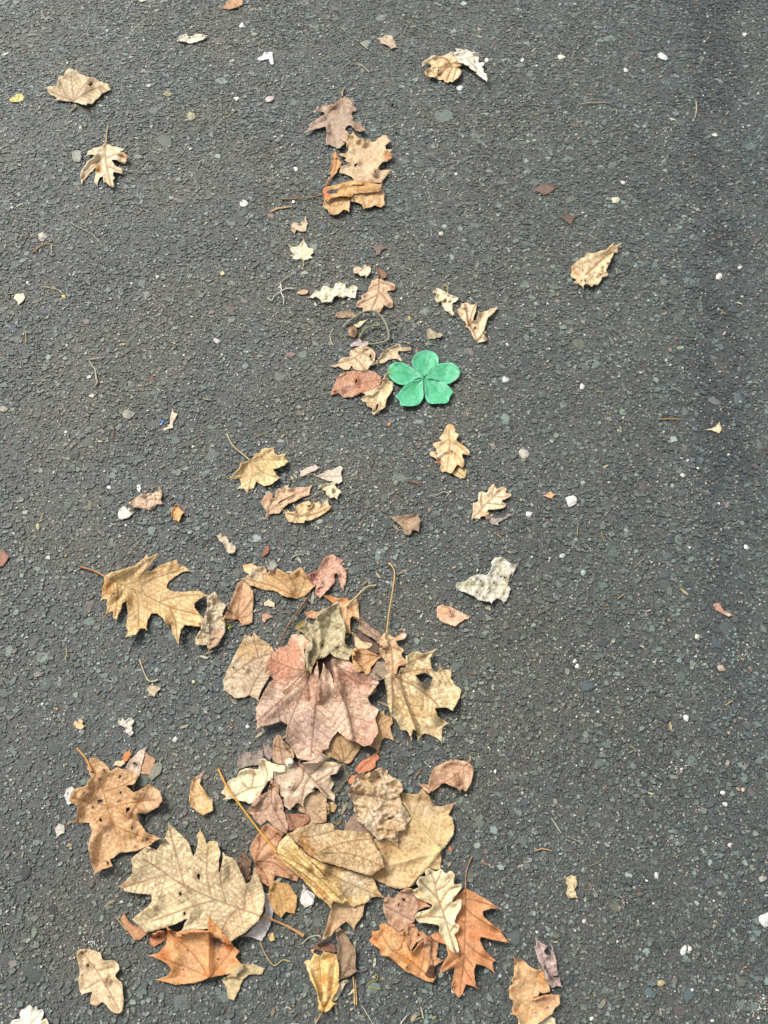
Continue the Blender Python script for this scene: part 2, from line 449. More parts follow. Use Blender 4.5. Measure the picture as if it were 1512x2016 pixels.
# binder sheet: fine grid where it is near, then the rest of the road out to the horizon
gx = np.linspace(-1.5, 1.5, 150); gy = np.linspace(-.3, 2.9, 160)
X, Y = np.meshgrid(gx, gy); nx, ny = len(gx), len(gy)
V = np.stack([X.ravel(), Y.ravel(), np.zeros(X.size)], 1)
edgeq = (X.ravel() <= -1.5) | (X.ravel() >= 1.5) | (Y.ravel() <= -.3) | (Y.ravel() >= 2.9)
V[:, 2] = np.where(edgeq, 0, (fbm(V[:, 0] * 12, V[:, 1] * 12, 2, 3) - .7) * .0012)
i = np.arange(nx * ny).reshape(ny, nx)
Fq = np.stack([i[:-1, :-1].ravel(), i[:-1, 1:].ravel(), i[1:, 1:].ravel(), i[1:, :-1].ravel()], 1)
far = 80.0; o_ = len(V)
V = np.vstack([V, [(-far, -far, 0), (far, -far, 0), (far, far, 0), (-far, far, 0)], V[[i[0, 0], i[0, -1], i[-1, -1], i[-1, 0]]]])
c4 = [o_ + 4, o_ + 5, o_ + 6, o_ + 7]
Fq = np.vstack([Fq, [(o_, o_ + 1, c4[1], c4[0]), (o_ + 1, o_ + 2, c4[2], c4[1]), (o_ + 2, o_ + 3, c4[3], c4[2]), (o_ + 3, o_, c4[0], c4[3])]])
br, bl, bw_ = tintf(V[:, 0], V[:, 1])
br[o_:] = .95; bl[o_:] = .2; bw_[o_:] = .2; br[:o_][edgeq] = .95; bl[:o_][edgeq] = .2; bw_[:o_][edgeq] = .2
cB = .92 * alb((63, 66, 61))[None] * br[:, None] * np.stack([1 - .25 * bl + .22 * bw_, 1 - .06 * bl + .06 * bw_, 1 + .10 * bl - .12 * bw_], 1)
asphalt = mesh_obj('asphalt', V, Fq, M_BIND, cols=cB); tag(asphalt, 'dark grey worn asphalt under all the leaves', kind='structure')

PAL = np.array([alb(c) for c in ((88,96,94),(84,91,87),(104,112,108),(92,102,96),(74,80,80),(116,122,118),(87,97,96),(76,86,88),(104,102,92),(108,96,92),(97,108,101),(134,138,130))])
PW = np.array([.17,.15,.10,.13,.13,.06,.08,.05,.05,.03,.04,.01]); PW /= PW.sum()
def place(n, ylo, yhi, marg=.08):
    y = rs.uniform(ylo, yhi, n)
    return y
pts = []; y = -.05
while y < 2.62:                                   # jittered rows, the pitch grows gently with distance
    s = .0046 + .0012 * max(0, y)
    hw = .55 + .235 * (y + .05) + .10
    x = np.arange(-hw, hw, s); x = x + rs.uniform(-.5, .5, len(x)) * s
    pts.append(np.stack([x, y + rs.uniform(-.5, .5, len(x)) * s, np.full(len(x), s)], 1)); y += s * .93
pts = np.vstack(pts)
keep = rs.rand(len(pts)) < (.60 + .12 * fbm(pts[:, 0] * 11, pts[:, 1] * 11, 77)); pts = pts[keep]
N = len(pts)
rad = pts[:, 2] * np.clip(rs.lognormal(-.60, .46, N), .28, 2.3)
big = rs.rand(N) < .010; rad[big] *= rs.uniform(1.2, 1.9, big.sum())
def stone_mesh(n, r, sd_):
    q = np.random.RandomState(sd_); K = 5
    ang = (np.arange(K)[None] + q.uniform(-.36, .36, (n, K))) * 2 * np.pi / K + q.uniform(0, 7, (n, 1))
    rr = r[:, None] * q.uniform(.68, 1.18, (n, K)); asp = q.uniform(.55, 1, (n, 1)); th = q.uniform(0, np.pi, (n, 1))
    ex = rr * np.cos(ang); ey = rr * np.sin(ang) * asp
    bx = ex * np.cos(th) - ey * np.sin(th); by = ex * np.sin(th) + ey * np.cos(th)
    hgt = np.minimum(r, .006) * q.uniform(.04, .50, n) + .0002
    tx, ty = q.normal(0, .16, (n, 1)), q.normal(0, .16, (n, 1))
    k = q.uniform(.62, .88, (n, 1))
    tz = hgt[:, None] + k * (bx * tx + by * ty)
    bot = np.stack([bx, by, np.full_like(bx, -.0012)], 2); top = np.stack([bx * k, by * k, np.clip(tz, .0001, .0021)], 2)
    return np.concatenate([bot, top], 1)            # n,10,3
K = 5
FT = [(i, (i + 1) % K, K + (i + 1) % K) for i in range(K)] + [(i, K + (i + 1) % K, K + i) for i in range(K)] + [(K, K + 1, K + 2), (K, K + 2, K + 3), (K, K + 3, K + 4)]
FT = np.array(FT)
ci = rs.choice(len(PAL), N, p=PW)
br, bl, bw_ = tintf(pts[:, 0], pts[:, 1])
cS = 1.02 * PAL[ci] * (br * rs.lognormal(-.06, .42, N).clip(.35, 2.6))[:, None] * np.stack([.95 - .20 * bl + .16 * bw_, 1.03 - .03 * bl + .05 * bw_, .94 + .16 * bl - .08 * bw_], 1)
# the largest 270 in view become single stones; the rest one mass
dist = np.sqrt(pts[:, 0] ** 2 + pts[:, 1] ** 2 + CAM_H ** 2)
seen = (np.abs(pts[:, 0]) < .45 + .235 * pts[:, 1]) & (pts[:, 1] > .03) & (pts[:, 1] < 2.3)
sc_ = np.where(seen, rad / dist, 0); top_i = np.argsort(-sc_)[:262]
rest = np.ones(N, bool); rest[top_i] = False
SM = stone_mesh(rest.sum(), rad[rest], 21); SM[:, :, 0] += pts[rest, 0][:, None]; SM[:, :, 1] += pts[rest, 1][:, None]
nR = SM.shape[0]; FR = (FT[None] + (np.arange(nR) * 10)[:, None, None]).reshape(-1, 3)
# pale mineral grains and tiny tan grit caught between the stones
nG = 26000
gy_ = rs.uniform(-.03, 2.5, nG) ; gx_ = rs.uniform(-1, 1, nG) * (.53 + .235 * gy_)
gk = rs.rand(nG) < .36 + 1.1 * sstep(.42, .68, fbm(gx_ * 6, gy_ * 6, 91, 3)) * (1 - .45 * sstep(-.2, .4, gx_))
gx_, gy_ = gx_[gk], gy_[gk]; nG = len(gx_)
gr = rs.lognormal(-6.95, .50, nG).clip(.0004, .0028) * (1 + .3 * gy_)
# crusty pale clusters where the photograph has them: crop, x, y, spread, count
for cr, x, y, s_, n_ in (('i',962,432,26,60),('f',70,1165,36,70),('h',455,950,34,45),('h',1350,850,40,60),('i',990,12,34,60),('c',330,190,60,60),('b',480,200,90,110),('V',1380,270,70,60),
        ('i',1460,1410,50,150),('d',760,940,30,70),('a',1130,700,26,50),('e',1300,750,30,40),('f',1390,600,30,30),('d',265,790,30,45),('d',545,700,26,40),('d',950,360,50,50),('a',240,1400,30,50),
        ('b',30,800,60,70),('a',1440,380,60,60),('b',400,120,60,60),('c',300,350,30,40),('g',300,1170,22,20),('h',640,1200,30,25),('i',660,780,20,20),('f',360,710,24,25),('f',1060,1400,60,60),('c',1100,420,60,40)):
    p_ = px(cr, rs.normal(0, 1, (n_, 2)) * (s_, s_ * .75) + (x, y)); g_ = ground(p_[:, 0], p_[:, 1])
    gx_ = np.r_[gx_, g_[:, 0]]; gy_ = np.r_[gy_, g_[:, 1]]; gr = np.r_[gr, rs.lognormal(-7.05, .5, n_).clip(.0004, .0022)]
nG = len(gx_)
GM = stone_mesh(nG, gr, 33); GM[:, :, 2] += .0012; GM[:, :, 0] += gx_[:, None]; GM[:, :, 1] += gy_[:, None]
GP = np.array([alb(c) for c in ((236,236,228),(205,195,165),(180,160,120),(150,110,80),(220,215,200),(170,165,150),(190,150,90))])
cG = GP[rs.choice(7, nG, p=[.40,.18,.13,.05,.16,.06,.02])] * rs.uniform(.6, 1.05, (nG, 1))
FG = (FT[None] + (np.arange(nG) * 10)[:, None, None] + nR * 10).reshape(-1, 3)
# fine aggregate between the larger stones
nF = 50000; fy = rs.uniform(0, 1, nF) ** .8 * 2.6 - .04; fx = rs.uniform(-1, 1, nF) * (.55 + .235 * fy)
fr = rs.uniform(.0008, .0019, nF) * (1 + .25 * fy); FM = stone_mesh(nF, fr, 44); FM[:, :, 2] = np.where(FM[:, :, 2] < 0, -.001, FM[:, :, 2] * .8 + .0004); FM[:, :, 0] += fx[:, None]; FM[:, :, 1] += fy[:, None]
brf, blf, bwf = tintf(fx, fy)
cF = 1.12 * PAL[rs.choice(len(PAL), nF, p=PW)] * (brf * rs.lognormal(-.05, .40, nF).clip(.4, 2.6))[:, None] * np.stack([.96 - .20 * blf + .2 * bwf, 1.03 - .03 * blf + .05 * bwf, .93 + .16 * blf - .10 * bwf], 1)
FF = (FT[None] + (np.arange(nF) * 10)[:, None, None] + (nR + nG) * 10).reshape(-1, 3)
FG = np.vstack([FG, FF])
allv = np.vstack([SM.reshape(-1, 3), GM.reshape(-1, 3), FM.reshape(-1, 3)]); allc = np.vstack([np.repeat(cS[rest], 10, 0), np.repeat(cG, 10, 0), np.repeat(cF, 10, 0)])

ss = mesh_obj('small_stones', allv, np.vstack([FR, FG]), M_STONES, parent=asphalt, cols=allc, smooth=False); tag(ss, kind='stuff')
# single stones share ten meshes
protos = []
for k in range(10):
    q = np.random.RandomState(50 + k); n = 7
    a = (np.arange(n) + q.uniform(-.3, .3, n)) * 2 * np.pi / n; r = q.uniform(.72, 1.12, n)
    b_ = np.stack([r * np.cos(a), r * np.sin(a) * q.uniform(.6, .95), np.full(n, -.3)], 1)
    m1 = b_ * (.93, .93, 0) + (0, 0, .10); t1 = b_ * (.72, .72, 0); t1[:, 2] = .22 + t1[:, 0] * q.normal(0, .06) + t1[:, 1] * q.normal(0, .06)
    vv = np.vstack([b_, m1, t1, [[0, 0, .25]]]); ff = []
    for i_ in range(n):
        j_ = (i_ + 1) % n
        for o__ in (0, n): ff += [(o__ + i_, o__ + j_, o__ + n + j_), (o__ + i_, o__ + n + j_, o__ + n + i_)]
        ff.append((2 * n + i_, 2 * n + j_, 3 * n))
    me_o = mesh_obj('stone', vv, ff, M_STONE, smooth=False); protos.append(me_o.data); bpy.data.objects.remove(me_o)
def single_stone(x, y, r, col, rot=None, asp=1.0, k=None, z=0.0):
    o = bpy.data.objects.new('stone', protos[rs.randint(10) if k is None else k]); COL.objects.link(o); o.parent = asphalt
    o.location = (x, y, z); o.rotation_euler = (rs.normal(0, .05), rs.normal(0, .05), rs.uniform(0, 6.28) if rot is None else rot)
    o.scale = (r, r * asp, min(r, .006)); o.color = (*col, 1)
for i_ in top_i: single_stone(pts[i_, 0], pts[i_, 1], rad[i_] * 1.1, cS[i_])
# stones one can pick out in the photograph: crop, x, y, radius, colour
for cr, x, y, r, c_ in (('L',680,200,60,(78,92,104)),('M',1198,140,46,(104,116,124)),('M',720,30,30,(70,74,78)),('O',850,325,52,(82,92,98)),('O',60,655,45,(78,86,98)),
        ('L',655,1190,45,(110,116,112)),('L',1410,1340,50,(104,108,96)),('L',1000,240,50,(128,122,108)),('g',640,100,24,(80,88,104)),('g',895,880,30,(84,98,116)),
        ('g',1280,1040,32,(78,88,98)),('g',200,775,50,(96,100,94)),('g',1395,365,36,(106,110,98)),('g',550,285,30,(92,98,96)),('g',60,560,20,(90,90,90)),('h',1385,1265,40,(80,92,96)),
        ('h',445,1030,50,(78,92,100)),('h',1205,775,38,(76,92,104)),('h',725,785,40,(70,74,74)),('h',930,470,38,(108,114,100)),('h',540,435,30,(98,120,112)),
        ('f',1200,860,44,(112,112,110)),('f',1020,925,30,(106,112,108)),('f',1460,1115,38,(110,112,112)),('f',900,160,34,(120,122,118)),('f',995,542,24,(150,160,128)),
        ('f',935,555,20,(168,130,122)),('f',975,490,16,(150,96,84)),('f',1275,1470,24,(170,150,130)),('f',1120,1150,26,(96,116,116)),('i',820,1335,38,(98,118,124)),
        ('i',1045,1340,40,(92,110,116)),('i',990,1430,42,(104,94,90)),('i',1345,1255,34,(122,122,110)),('i',75,205,40,(80,86,94)),('i',1170,680,44,(96,96,100)),
        ('i',300,900,28,(98,84,80)),('i',755,745,22,(150,106,88)),('b',230,1340,20,(92,100,108)),('b',400,1340,34,(88,98,108)),('c',440,355,28,(128,122,106)),('c',1120,345,26,(124,126,114)),
        ('c',545,720,30,(104,122,126)),('d',640,560,24,(128,128,126)),('d',215,272,26,(150,128,112)),('d',510,390,28,(138,126,118)),('d',1445,268,34,(140,128,120)),('d',260,330,34,(88,90,98)),
        ('d',75,435,32,(84,94,106)),('e',1480,1030,26,(104,116,124)),('e',200,585,34,(160,120,108)),('b',90,1275,24,(170,140,120)),('S',290,820,70,(104,100,98)),('S',320,920,40,(120,108,100))):
    p = px(cr, (x, y))[0]; g_ = ground(p[0], p[1]); single_stone(g_[0], g_[1], r * CR[cr][2] / 1512 * mpp(p[1]) * 1.05, alb(c_), asp=.85, z=.0003)
# ------------------------------------------------------------------ the leaves, lowest first where they overlap
GR.update(oak_leaf='fallen oak leaves', maple_leaf='fallen maple leaves', leaf_scrap='torn scraps of dry leaf', fallen_leaf='other fallen leaves', twig='twigs, straws and dry stalks', pebble='loose pale pebbles and flecks')
TAN, CREAM, ORANGE, PINK = (196,158,108), (230,218,188), (198,132,68), (186,142,120)
# --- upper part of the picture
L('leaf_scrap','small brown leaf scrap cut off by the top edge of the picture, left of centre','a',[(1310,50),(1325,30),(1345,10),(1370,-25),(1440,-20),(1430,30),(1400,45),(1350,55)],(190,152,112),c3=(110,82,60),wave=.08)
L('leaf_scrap','tiny white and brown leaf crumb at the very top edge, further left','a',[(820,0),(835,12),(860,5),(880,0),(870,-20),(830,-18)],(225,215,190))
L('fallen_leaf','small whitish boat-shaped curled leaf near the top left','a',[(1048,240),(1058,215),(1100,198),(1112,215),(1140,213),(1155,200),(1185,202),(1222,212),(1200,235),(1165,248),(1120,255),(1080,245)],(236,228,208),c3=(190,160,120),wave=.09,curl=.12,veins=[[(1060,225),(1215,215)]])
L('maple_leaf','beige maple leaf with a dark pinhole and brown central vein, top left corner','H',[(135,468),(165,455),(245,450),(262,430),(270,400),(275,362),(335,348),(345,310),(385,275),(425,292),(455,285),(485,330),(560,355),(620,368),(740,420),(765,430),(800,482),(790,492),(740,512),(715,515),(690,555),(655,585),(610,630),(568,622),(558,645),(500,630),(440,610),(330,598),(245,590),(262,568),(195,530),(165,490)],(214,194,160),c3=(176,146,108),
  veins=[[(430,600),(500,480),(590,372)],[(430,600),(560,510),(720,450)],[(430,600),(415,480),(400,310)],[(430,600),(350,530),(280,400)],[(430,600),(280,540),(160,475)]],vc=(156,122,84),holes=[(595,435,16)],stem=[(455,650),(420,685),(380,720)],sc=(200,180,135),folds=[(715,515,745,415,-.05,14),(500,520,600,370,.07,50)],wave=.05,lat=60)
L('leaf_scrap','yellow-green leaf scrap beside the beige maple leaf, far left','a',[(55,590),(70,575),(90,570),(95,555),(130,552),(142,575),(140,595),(100,602),(70,605)],(206,200,110),c2=(225,220,150),c3=(150,140,60),spots=(4,2,(90,70,30)))
L('oak_leaf','small pale tan oak leaf with a long upright stem, upper left','H',[(755,1010),(800,1045),(860,1050),(935,1072),(920,1095),(885,1105),(935,1110),(965,1150),(960,1190),(935,1225),(895,1205),(850,1180),(805,1180),(810,1200),(840,1235),(905,1270),(920,1325),(870,1310),(825,1305),(822,1335),(838,1365),(820,1390),(835,1450),(820,1465),(790,1440),(755,1405),(725,1400),(720,1345),(690,1355),(670,1400),(665,1440),(640,1420),(628,1400),(645,1330),(650,1260),(600,1300),(560,1350),(505,1415),(490,1340),(505,1295),(545,1230),(560,1200),(620,1165),(638,1135),(590,1128),(550,1145),(575,1100),(620,1065),(710,1045),(740,1005)],(226,204,168),c2=(240,226,200),
  veins=[[(752,1005),(742,1120),(758,1250),(800,1440)],[(745,1130),(640,1230),(510,1370)],[(748,1170),(850,1130),(950,1170)],[(755,1240),(820,1270),(900,1300)]],vc=(176,136,86),tints=[(670,1270,60,(196,140,66),.8),(950,1170,55,(190,140,70),.8),(505,1380,50,(208,176,130),.6)],stem=[(752,1015),(755,930),(772,850)],sc=(205,180,135),wave=.09,curl=.10,quilt=.01)
L('leaf_scrap','grey papery scrap touching the left of the small upper oak leaf','H',[(415,1100),(450,1085),(500,1095),(508,1150),(490,1205),(430,1200),(410,1150)],(146,150,144),c2=(170,172,166),wave=.02,gap=.002)
L('leaf_scrap','olive eye-shaped scrap between the two upper left leaves','H',[(1310,530),(1340,505),(1380,505),(1425,530),(1390,550),(1345,555)],(150,146,112),wave=.03,gap=.002)
L('leaf_scrap','bent white paper-like scrap left of the top middle','b',[(5,345),(40,330),(50,308),(100,308),(103,380),(85,382),(75,350),(40,355),(15,357)],(244,244,238),mat=M_CHIP,wave=.08)
L('leaf_scrap','ragged beige leaf scrap just below the top edge, right of centre','b',[(712,225),(745,220),(765,208),(800,210),(820,240),(835,280),(800,288),(770,262),(740,258),(735,240)],(190,172,148),c2=(220,208,186),c3=(130,104,84),wave=.10,curl=.1,spots=(2,3,(60,50,45)))
L('oak_leaf','two-part leaf, brown veined half joined to a white torn half, top right of centre','I',[(235,520),(230,480),(280,440),(310,430),(370,380),(430,370),(500,385),(560,370),(600,350),(670,315),(700,345),(745,430),(800,480),(825,515),(800,535),(765,540),(825,600),(815,650),(770,710),(740,720),(690,765),(645,755),(615,775),(580,765),(545,728),(490,740),(440,715),(400,690),(330,690),(290,650),(270,610),(310,570),(370,550),(375,510),(350,500),(320,490),(280,480),(270,530)],(224,192,142),c2=(242,224,188),c3=(190,144,90),
  tints=[(560,450,150,(216,174,114),.6),(740,500,70,(204,152,88),.7),(255,490,40,(130,60,50),.8),(620,340,80,(240,232,210),.8)],veins=[[(770,550),(600,540),(400,560)],[(690,550),(640,640),(600,740)],[(600,540),(520,640),(440,700)],[(680,540),(600,430),(480,400)],[(740,560),(720,640),(690,740)]],vc=(150,100,48),wave=.12,curl=.12,holes=[(480,600,18)],folds=[(250,640,700,760,.05,60),(420,420,760,470,.06,50)],rag=1.2,
  extra=[dict(out=[(670,315),(750,320),(735,270),(800,270),(860,295),(890,275),(960,320),(1075,320),(1085,370),(1080,470),(1165,480),(1150,510),(1120,540),(1150,570),(1150,620),(1185,640),(1215,720),(1200,760),(1120,700),(1025,640),(1050,630),(960,570),(930,525),(840,490),(770,470),(730,440),(690,370)],name='torn_lobe',c1=(240,234,218),c2=(250,246,236),c3=(206,190,166),wave=.12,curl=.1,over=1,rag=1.4,veins=[[(760,440),(940,400),(1060,350)],[(900,420),(1040,560),(1190,700)]],vc=(214,200,176),folds=[(1030,480,1060,620,-.08,14)],drape=False,gap=.004)])
L('oak_leaf','grey-brown oak leaf with two long left lobes, above the curled orange leaves','E',[(575,150),(625,158),(665,190),(685,182),(680,220),(722,275),(718,300),(670,308),(668,335),(680,360),(678,395),(735,415),(765,425),(775,450),(815,490),(780,488),(745,505),(710,490),(675,460),(660,440),(625,445),(600,475),(610,530),(615,600),(600,625),(570,640),(550,668),(525,665),(490,650),(455,632),(412,635),(410,580),(425,510),(410,450),(330,470),(205,512),(250,450),(245,425),(320,370),(375,340),(395,345),(400,310),(290,295),(340,255),(430,235),(500,220),(540,185)],(172,146,126),c2=(196,176,160),c3=(140,108,88),
  veins=[[(573,152),(548,330),(518,500),(520,650)],[(560,230),(450,330),(390,420),(250,480)],[(540,400),(600,360),(660,340)],[(520,480),(570,430),(640,420)],[(565,210),(640,240),(710,285)]],vc=(200,180,160),tints=[(470,280,70,(146,104,76),.7),(740,450,80,(140,100,72),.8),(620,220,70,(196,158,118),.6)],stem=[(573,152),(578,100),(600,62)],sc=(200,176,120),wave=.09,quilt=.012,curl=.06)
L('maple_leaf','crumpled leaf bundle, pale spiky half above a rolled orange half, upper middle','E',[(615,490),(660,535),(680,500),(735,565),(780,570),(800,600),(830,580),(865,600),(905,595),(930,560),(1010,530),(1048,595),(1005,640),(1005,680),(1080,668),(1050,705),(1075,735),(1070,760),(1020,800),(975,800),(935,850),(940,880),(1075,878),(1035,910),(960,1010),(930,1010),(700,1000),(670,950),(620,930),(540,905),(560,850),(640,815),(600,780),(620,765),(525,725),(600,710),(630,690),(615,620),(560,565),(610,570),(600,500)],(206,172,130),c2=(224,200,164),c3=(172,130,88),
  veins=[[(830,1000),(770,820),(670,560)],[(800,900),(900,720),(1020,580)],[(760,780),(620,720)],[(815,950),(940,920),(1050,885)],[(790,880),(680,860),(560,880)]],vc=(226,208,172),holes=[(712,830,16),(905,900,15)],tints=[(1040,740,50,(190,120,56),.8),(900,960,80,(196,156,116),.5)],spots=(5,3,(120,80,50)),wave=.06,curl=.09,lat=60,
  stem=[(385,1115),(320,1140),(250,1155),(100,1165),(-30,1170)],sc=(176,134,96),sr=(1.3,.9),
  extra=[dict(out=[(395,1130),(520,1150),(650,1155),(655,1200),(640,1290),(590,1275),(550,1310),(485,1330),(440,1300),(430,1270),(375,1245),(390,1200)],c1=(206,162,108),c2=(226,194,146),veins=[[(500,1150),(490,1320)],[(620,1150),(560,1220),(460,1240)]],wave=.08,rag=1.5,gap=.006),
         dict(out=[(665,1150),(720,1110),(850,1100),(985,1085),(995,1120),(990,1230),(960,1255),(900,1225),(850,1250),(790,1265),(770,1220),(720,1205),(665,1190)],c1=(208,168,118),c2=(226,198,154),c3=(170,116,66),wave=.1,rag=1.4,veins=[[(900,1110),(840,1230)],[(760,1130),(800,1250)]],gap=.005),
         dict(out=[(515,665),(530,735),(555,790),(575,800),(545,850),(520,900),(470,960),(430,1020),(400,1060),(385,1070),(400,1030),(460,940),(440,880),(465,820),(470,750),(500,700)],c1=(208,156,92),c2=(224,182,128),wave=.1,curl=.12,over=1,veins=[[(390,1060),(500,880),(520,690)]],vc=(168,104,54)),
         dict(out=[(385,1070),(410,1050),(500,1030),(600,1000),(700,985),(745,990),(850,1005),(970,1020),(960,1060),(940,1095),(850,1105),(720,1115),(690,1120),(665,1150),(640,1150),(560,1140),(470,1160),(430,1200),(395,1170),(380,1110)],name='rolled_edge',c1=(206,154,90),c2=(228,190,130),c3=(182,112,56),over=1,wave=.05,curl=.05,holes=[[(415,1100),(470,1078),(540,1070),(520,1112),(440,1118)]],folds=[(430,1060,700,1010,.07,32),(420,1160,640,1120,.09,26),(720,1060,950,1050,.10,36)],tints=[(400,1110,60,(206,106,44),.9),(840,1050,120,(206,160,90),.7)],gap=.008)])
L('twig','short tan twig left of the rolled orange leaf, cut across','b',[(80,1250),(120,1225),(215,1215),(212,1222),(130,1235),(92,1250)],(190,162,116),rag=.3,wave=.03)
L('leaf_scrap','small pinkish notched leaf scrap below the rolled orange leaf','E',[(75,1390),(110,1400),(155,1415),(210,1345),(235,1410),(215,1490),(160,1495),(120,1475),(100,1510),(60,1480),(65,1420)],(206,186,158),c2=(226,210,186),c3=(176,140,120),tints=[(80,1480,40,(166,134,122),.8)],wave=.09,curl=.1)
L('maple_leaf','tiny cream-white maple leaf with short stem, above centre','F',[(390,58),(425,105),(440,150),(480,140),(488,185),(460,215),(480,240),(395,268),(370,245),(335,255),(290,250),(262,215),(295,205),(265,170),(250,115),(300,130),(340,125),(365,95)],(240,232,202),c2=(248,244,224),c3=(222,206,160),stem=[(372,248),(395,290),(385,330),(355,350)],sc=(206,190,140),sr=(1.0,.8),veins=[[(370,245),(385,70)],[(370,245),(260,125)],[(370,245),(480,170)]],vc=(226,212,170),wave=.05,curl=.08)
L('leaf_scrap','curled pale scrap just left of the small lobed brown oak leaf','F',[(885,340),(900,328),(950,330),(965,345),(1000,300),(1050,305),(1060,350),(1055,390),(1010,440),(1000,415),(960,425),(930,400),(890,385)],(222,202,172),c2=(240,228,206),c3=(190,150,118),wave=.12,curl=.14,folds=[(940,390,1050,320,-.08,12)])
L('leaf_scrap','dark brown leaf tuft at the top of the lobed brown oak leaf','F',[(1095,300),(1130,345),(1190,365),(1225,395),(1210,440),(1170,450),(1145,410),(1120,370)],(134,100,80),c2=(160,124,100),wave=.08)
L('oak_leaf','light brown lobed oak leaf with brown tips, above centre','F',[(1140,435),(1180,460),(1200,475),(1250,480),(1290,500),(1300,530),(1290,560),(1245,565),(1225,580),(1255,630),(1280,680),(1275,730),(1235,735),(1190,710),(1175,740),(1150,780),(1125,775),(1110,760),(1060,765),(985,775),(980,740),(920,730),(910,700),(940,665),(975,650),(965,620),(1030,570),(1040,530),(1060,505),(1070,465),(1110,450)],(208,176,140),c2=(226,202,172),c3=(184,144,108),
  veins=[[(1140,440),(1130,600),(1060,765)],[(1140,480),(1220,500),(1285,535)],[(1135,570),(1210,650),(1255,715)],[(1120,610),(1020,660),(930,705)],[(1140,500),(1080,520),(1040,570)]],vc=(160,116,80),tints=[(925,705,40,(140,104,96),.9),(1275,545,32,(150,108,86),.9),(1255,710,34,(148,112,94),.9),(1150,760,34,(160,110,78),.8)],stem=[(1140,440),(1128,380),(1100,305)],sc=(140,96,66),wave=.09,quilt=.014,sm=1,rag=.6)
L('leaf_scrap','long crumbly cream leaf strip left of the lobed brown oak leaf','F',[(450,630),(480,600),(510,565),(560,570),(565,540),(590,510),(640,530),(685,545),(710,500),(750,475),(800,500),(820,540),(885,508),(930,535),(915,590),(910,640),(860,640),(820,625),(780,640),(720,620),(690,635),(670,680),(620,672),(575,682),(555,655),(520,630),(480,645)],(238,228,196),c2=(248,242,222),c3=(206,178,120),rag=1.8,crum=.06,wave=.1,holes=[(820,530,12),(612,620,8)],spots=(7,3.4,(196,160,92)),gap=.003)
L('leaf_scrap','slim light brown sliver pointing at the cream leaf strip','F',[(320,590),(350,570),(400,555),(440,560),(435,585),(390,605),(340,600)],(200,170,138),wave=.08)
L('leaf_scrap','curled dark brown leaf above the loop of bent stalk','F',[(695,815),(720,785),(810,765),(870,775),(945,815),(935,840),(860,835),(740,840),(700,830)],(150,124,96),c2=(180,156,126),c3=(104,80,62),wave=.12,folds=[(710,820,930,815,.13,18)],spots=(2,2,(50,40,30)))
tag(tube('twig',px('F',[(780,935),(830,880),(900,830),(960,790),(1030,768),(1110,775),(1170,830),(1210,900),(1235,980),(1235,1045),(1190,1075),(1110,1092),(1035,1095)]),1.7,2.1,(158,156,128),M_STEM,lift=.006),'long grey-green stalk bent round in a loop above the green flower','stalk',GR['twig'])
tag(tube('twig',px('F',[(950,1030),(970,985),(1010,945),(1070,918),(1150,915)]),2.4,1.6,(150,152,108),M_STEM,lift=.004),'short olive curved stalk inside the looped stalk','stalk',GR['twig'])
tag(tube('twig',px('F',[(680,950),(655,1000),(665,1070),(690,1110)]),1.1,1.0,(196,190,160),M_STEM),'thin pale bent stalk left of the brown seed','stalk',GR['twig'])
L('seed_pod','oval reddish brown seed with a split, inside the looped stalk','F',[(877,920),(915,940),(925,985),(905,1028),(865,1025),(835,985),(838,940)],(150,108,80),c2=(196,160,126),c3=(84,50,34),sm=1,rag=.3,folds=[(877,970,877,980,.35,34)],holes=[],tints=[(880,970,22,(84,46,32),.8)],wave=.02,cat='seed',group='loose plant bits',gap=.004)
L('leaf_scrap','tiny cream flake beside the brown seed','F',[(890,905),(920,890),(965,865),(1020,855),(980,900),(945,935),(910,925)],(232,220,180),c3=(190,170,100),wave=.1)
L('leaf_scrap','lilac-grey papery scrap where the looped stalk ends','F',[(855,1110),(890,1070),(950,1038),(970,1070),(1030,1065),(1045,1095),(1010,1125),(960,1130),(920,1115),(870,1125)],(186,170,172),c2=(206,194,196),c3=(150,126,130),wave=.12,curl=.1)
L('leaf_scrap','flat reddish brown perforated leaf below the beige leaf, left of the green flower','G',[(50,1020),(75,960),(110,870),(150,830),(220,805),(310,800),(400,795),(470,815),(520,860),(535,900),(510,945),(470,960),(440,1000),(390,1010),(340,1005),(290,1035),(240,1050),(170,1052),(120,1010),(60,1030)],(190,132,98),c2=(214,170,140),c3=(166,104,72),tints=[(200,980,110,(208,166,146),.7),(430,810,60,(214,176,150),.7)],holes=[(290,900,18),(95,1000,9),(160,985,7)],ms=.08,rag=1.4,wave=.05,veins=[[(60,1000),(300,930),(520,880)]],lat=40)
tag(tube('twig',px('G',[(70,870),(110,866),(150,850),(200,815)]),.9,.8,(206,180,130),M_STEM),'thin tan stalk lying over the reddish brown perforated leaf','stalk',GR['twig'])
L('oak_leaf','beige oak leaf with a round dark hole, left of the green flower','F',[(655,1305),(720,1295),(770,1235),(845,1220),(850,1170),(900,1135),(980,1120),(1050,1130),(1100,1175),(1105,1220),(1090,1285),(1050,1310),(1015,1360),(900,1350),(870,1310),(840,1350),(780,1345),(740,1320),(690,1325)],(210,184,148),c2=(228,208,176),c3=(180,148,110),veins=[[(1050,1140),(960,1185),(860,1250),(660,1305)],[(960,1185),(900,1170)],[(900,1230),(960,1290),(1000,1350)],[(980,1180),(1060,1230),(1080,1280)]],vc=(170,134,90),holes=[(1055,1215,16)],wave=.11,quilt=.014,sm=1,rag=.7)
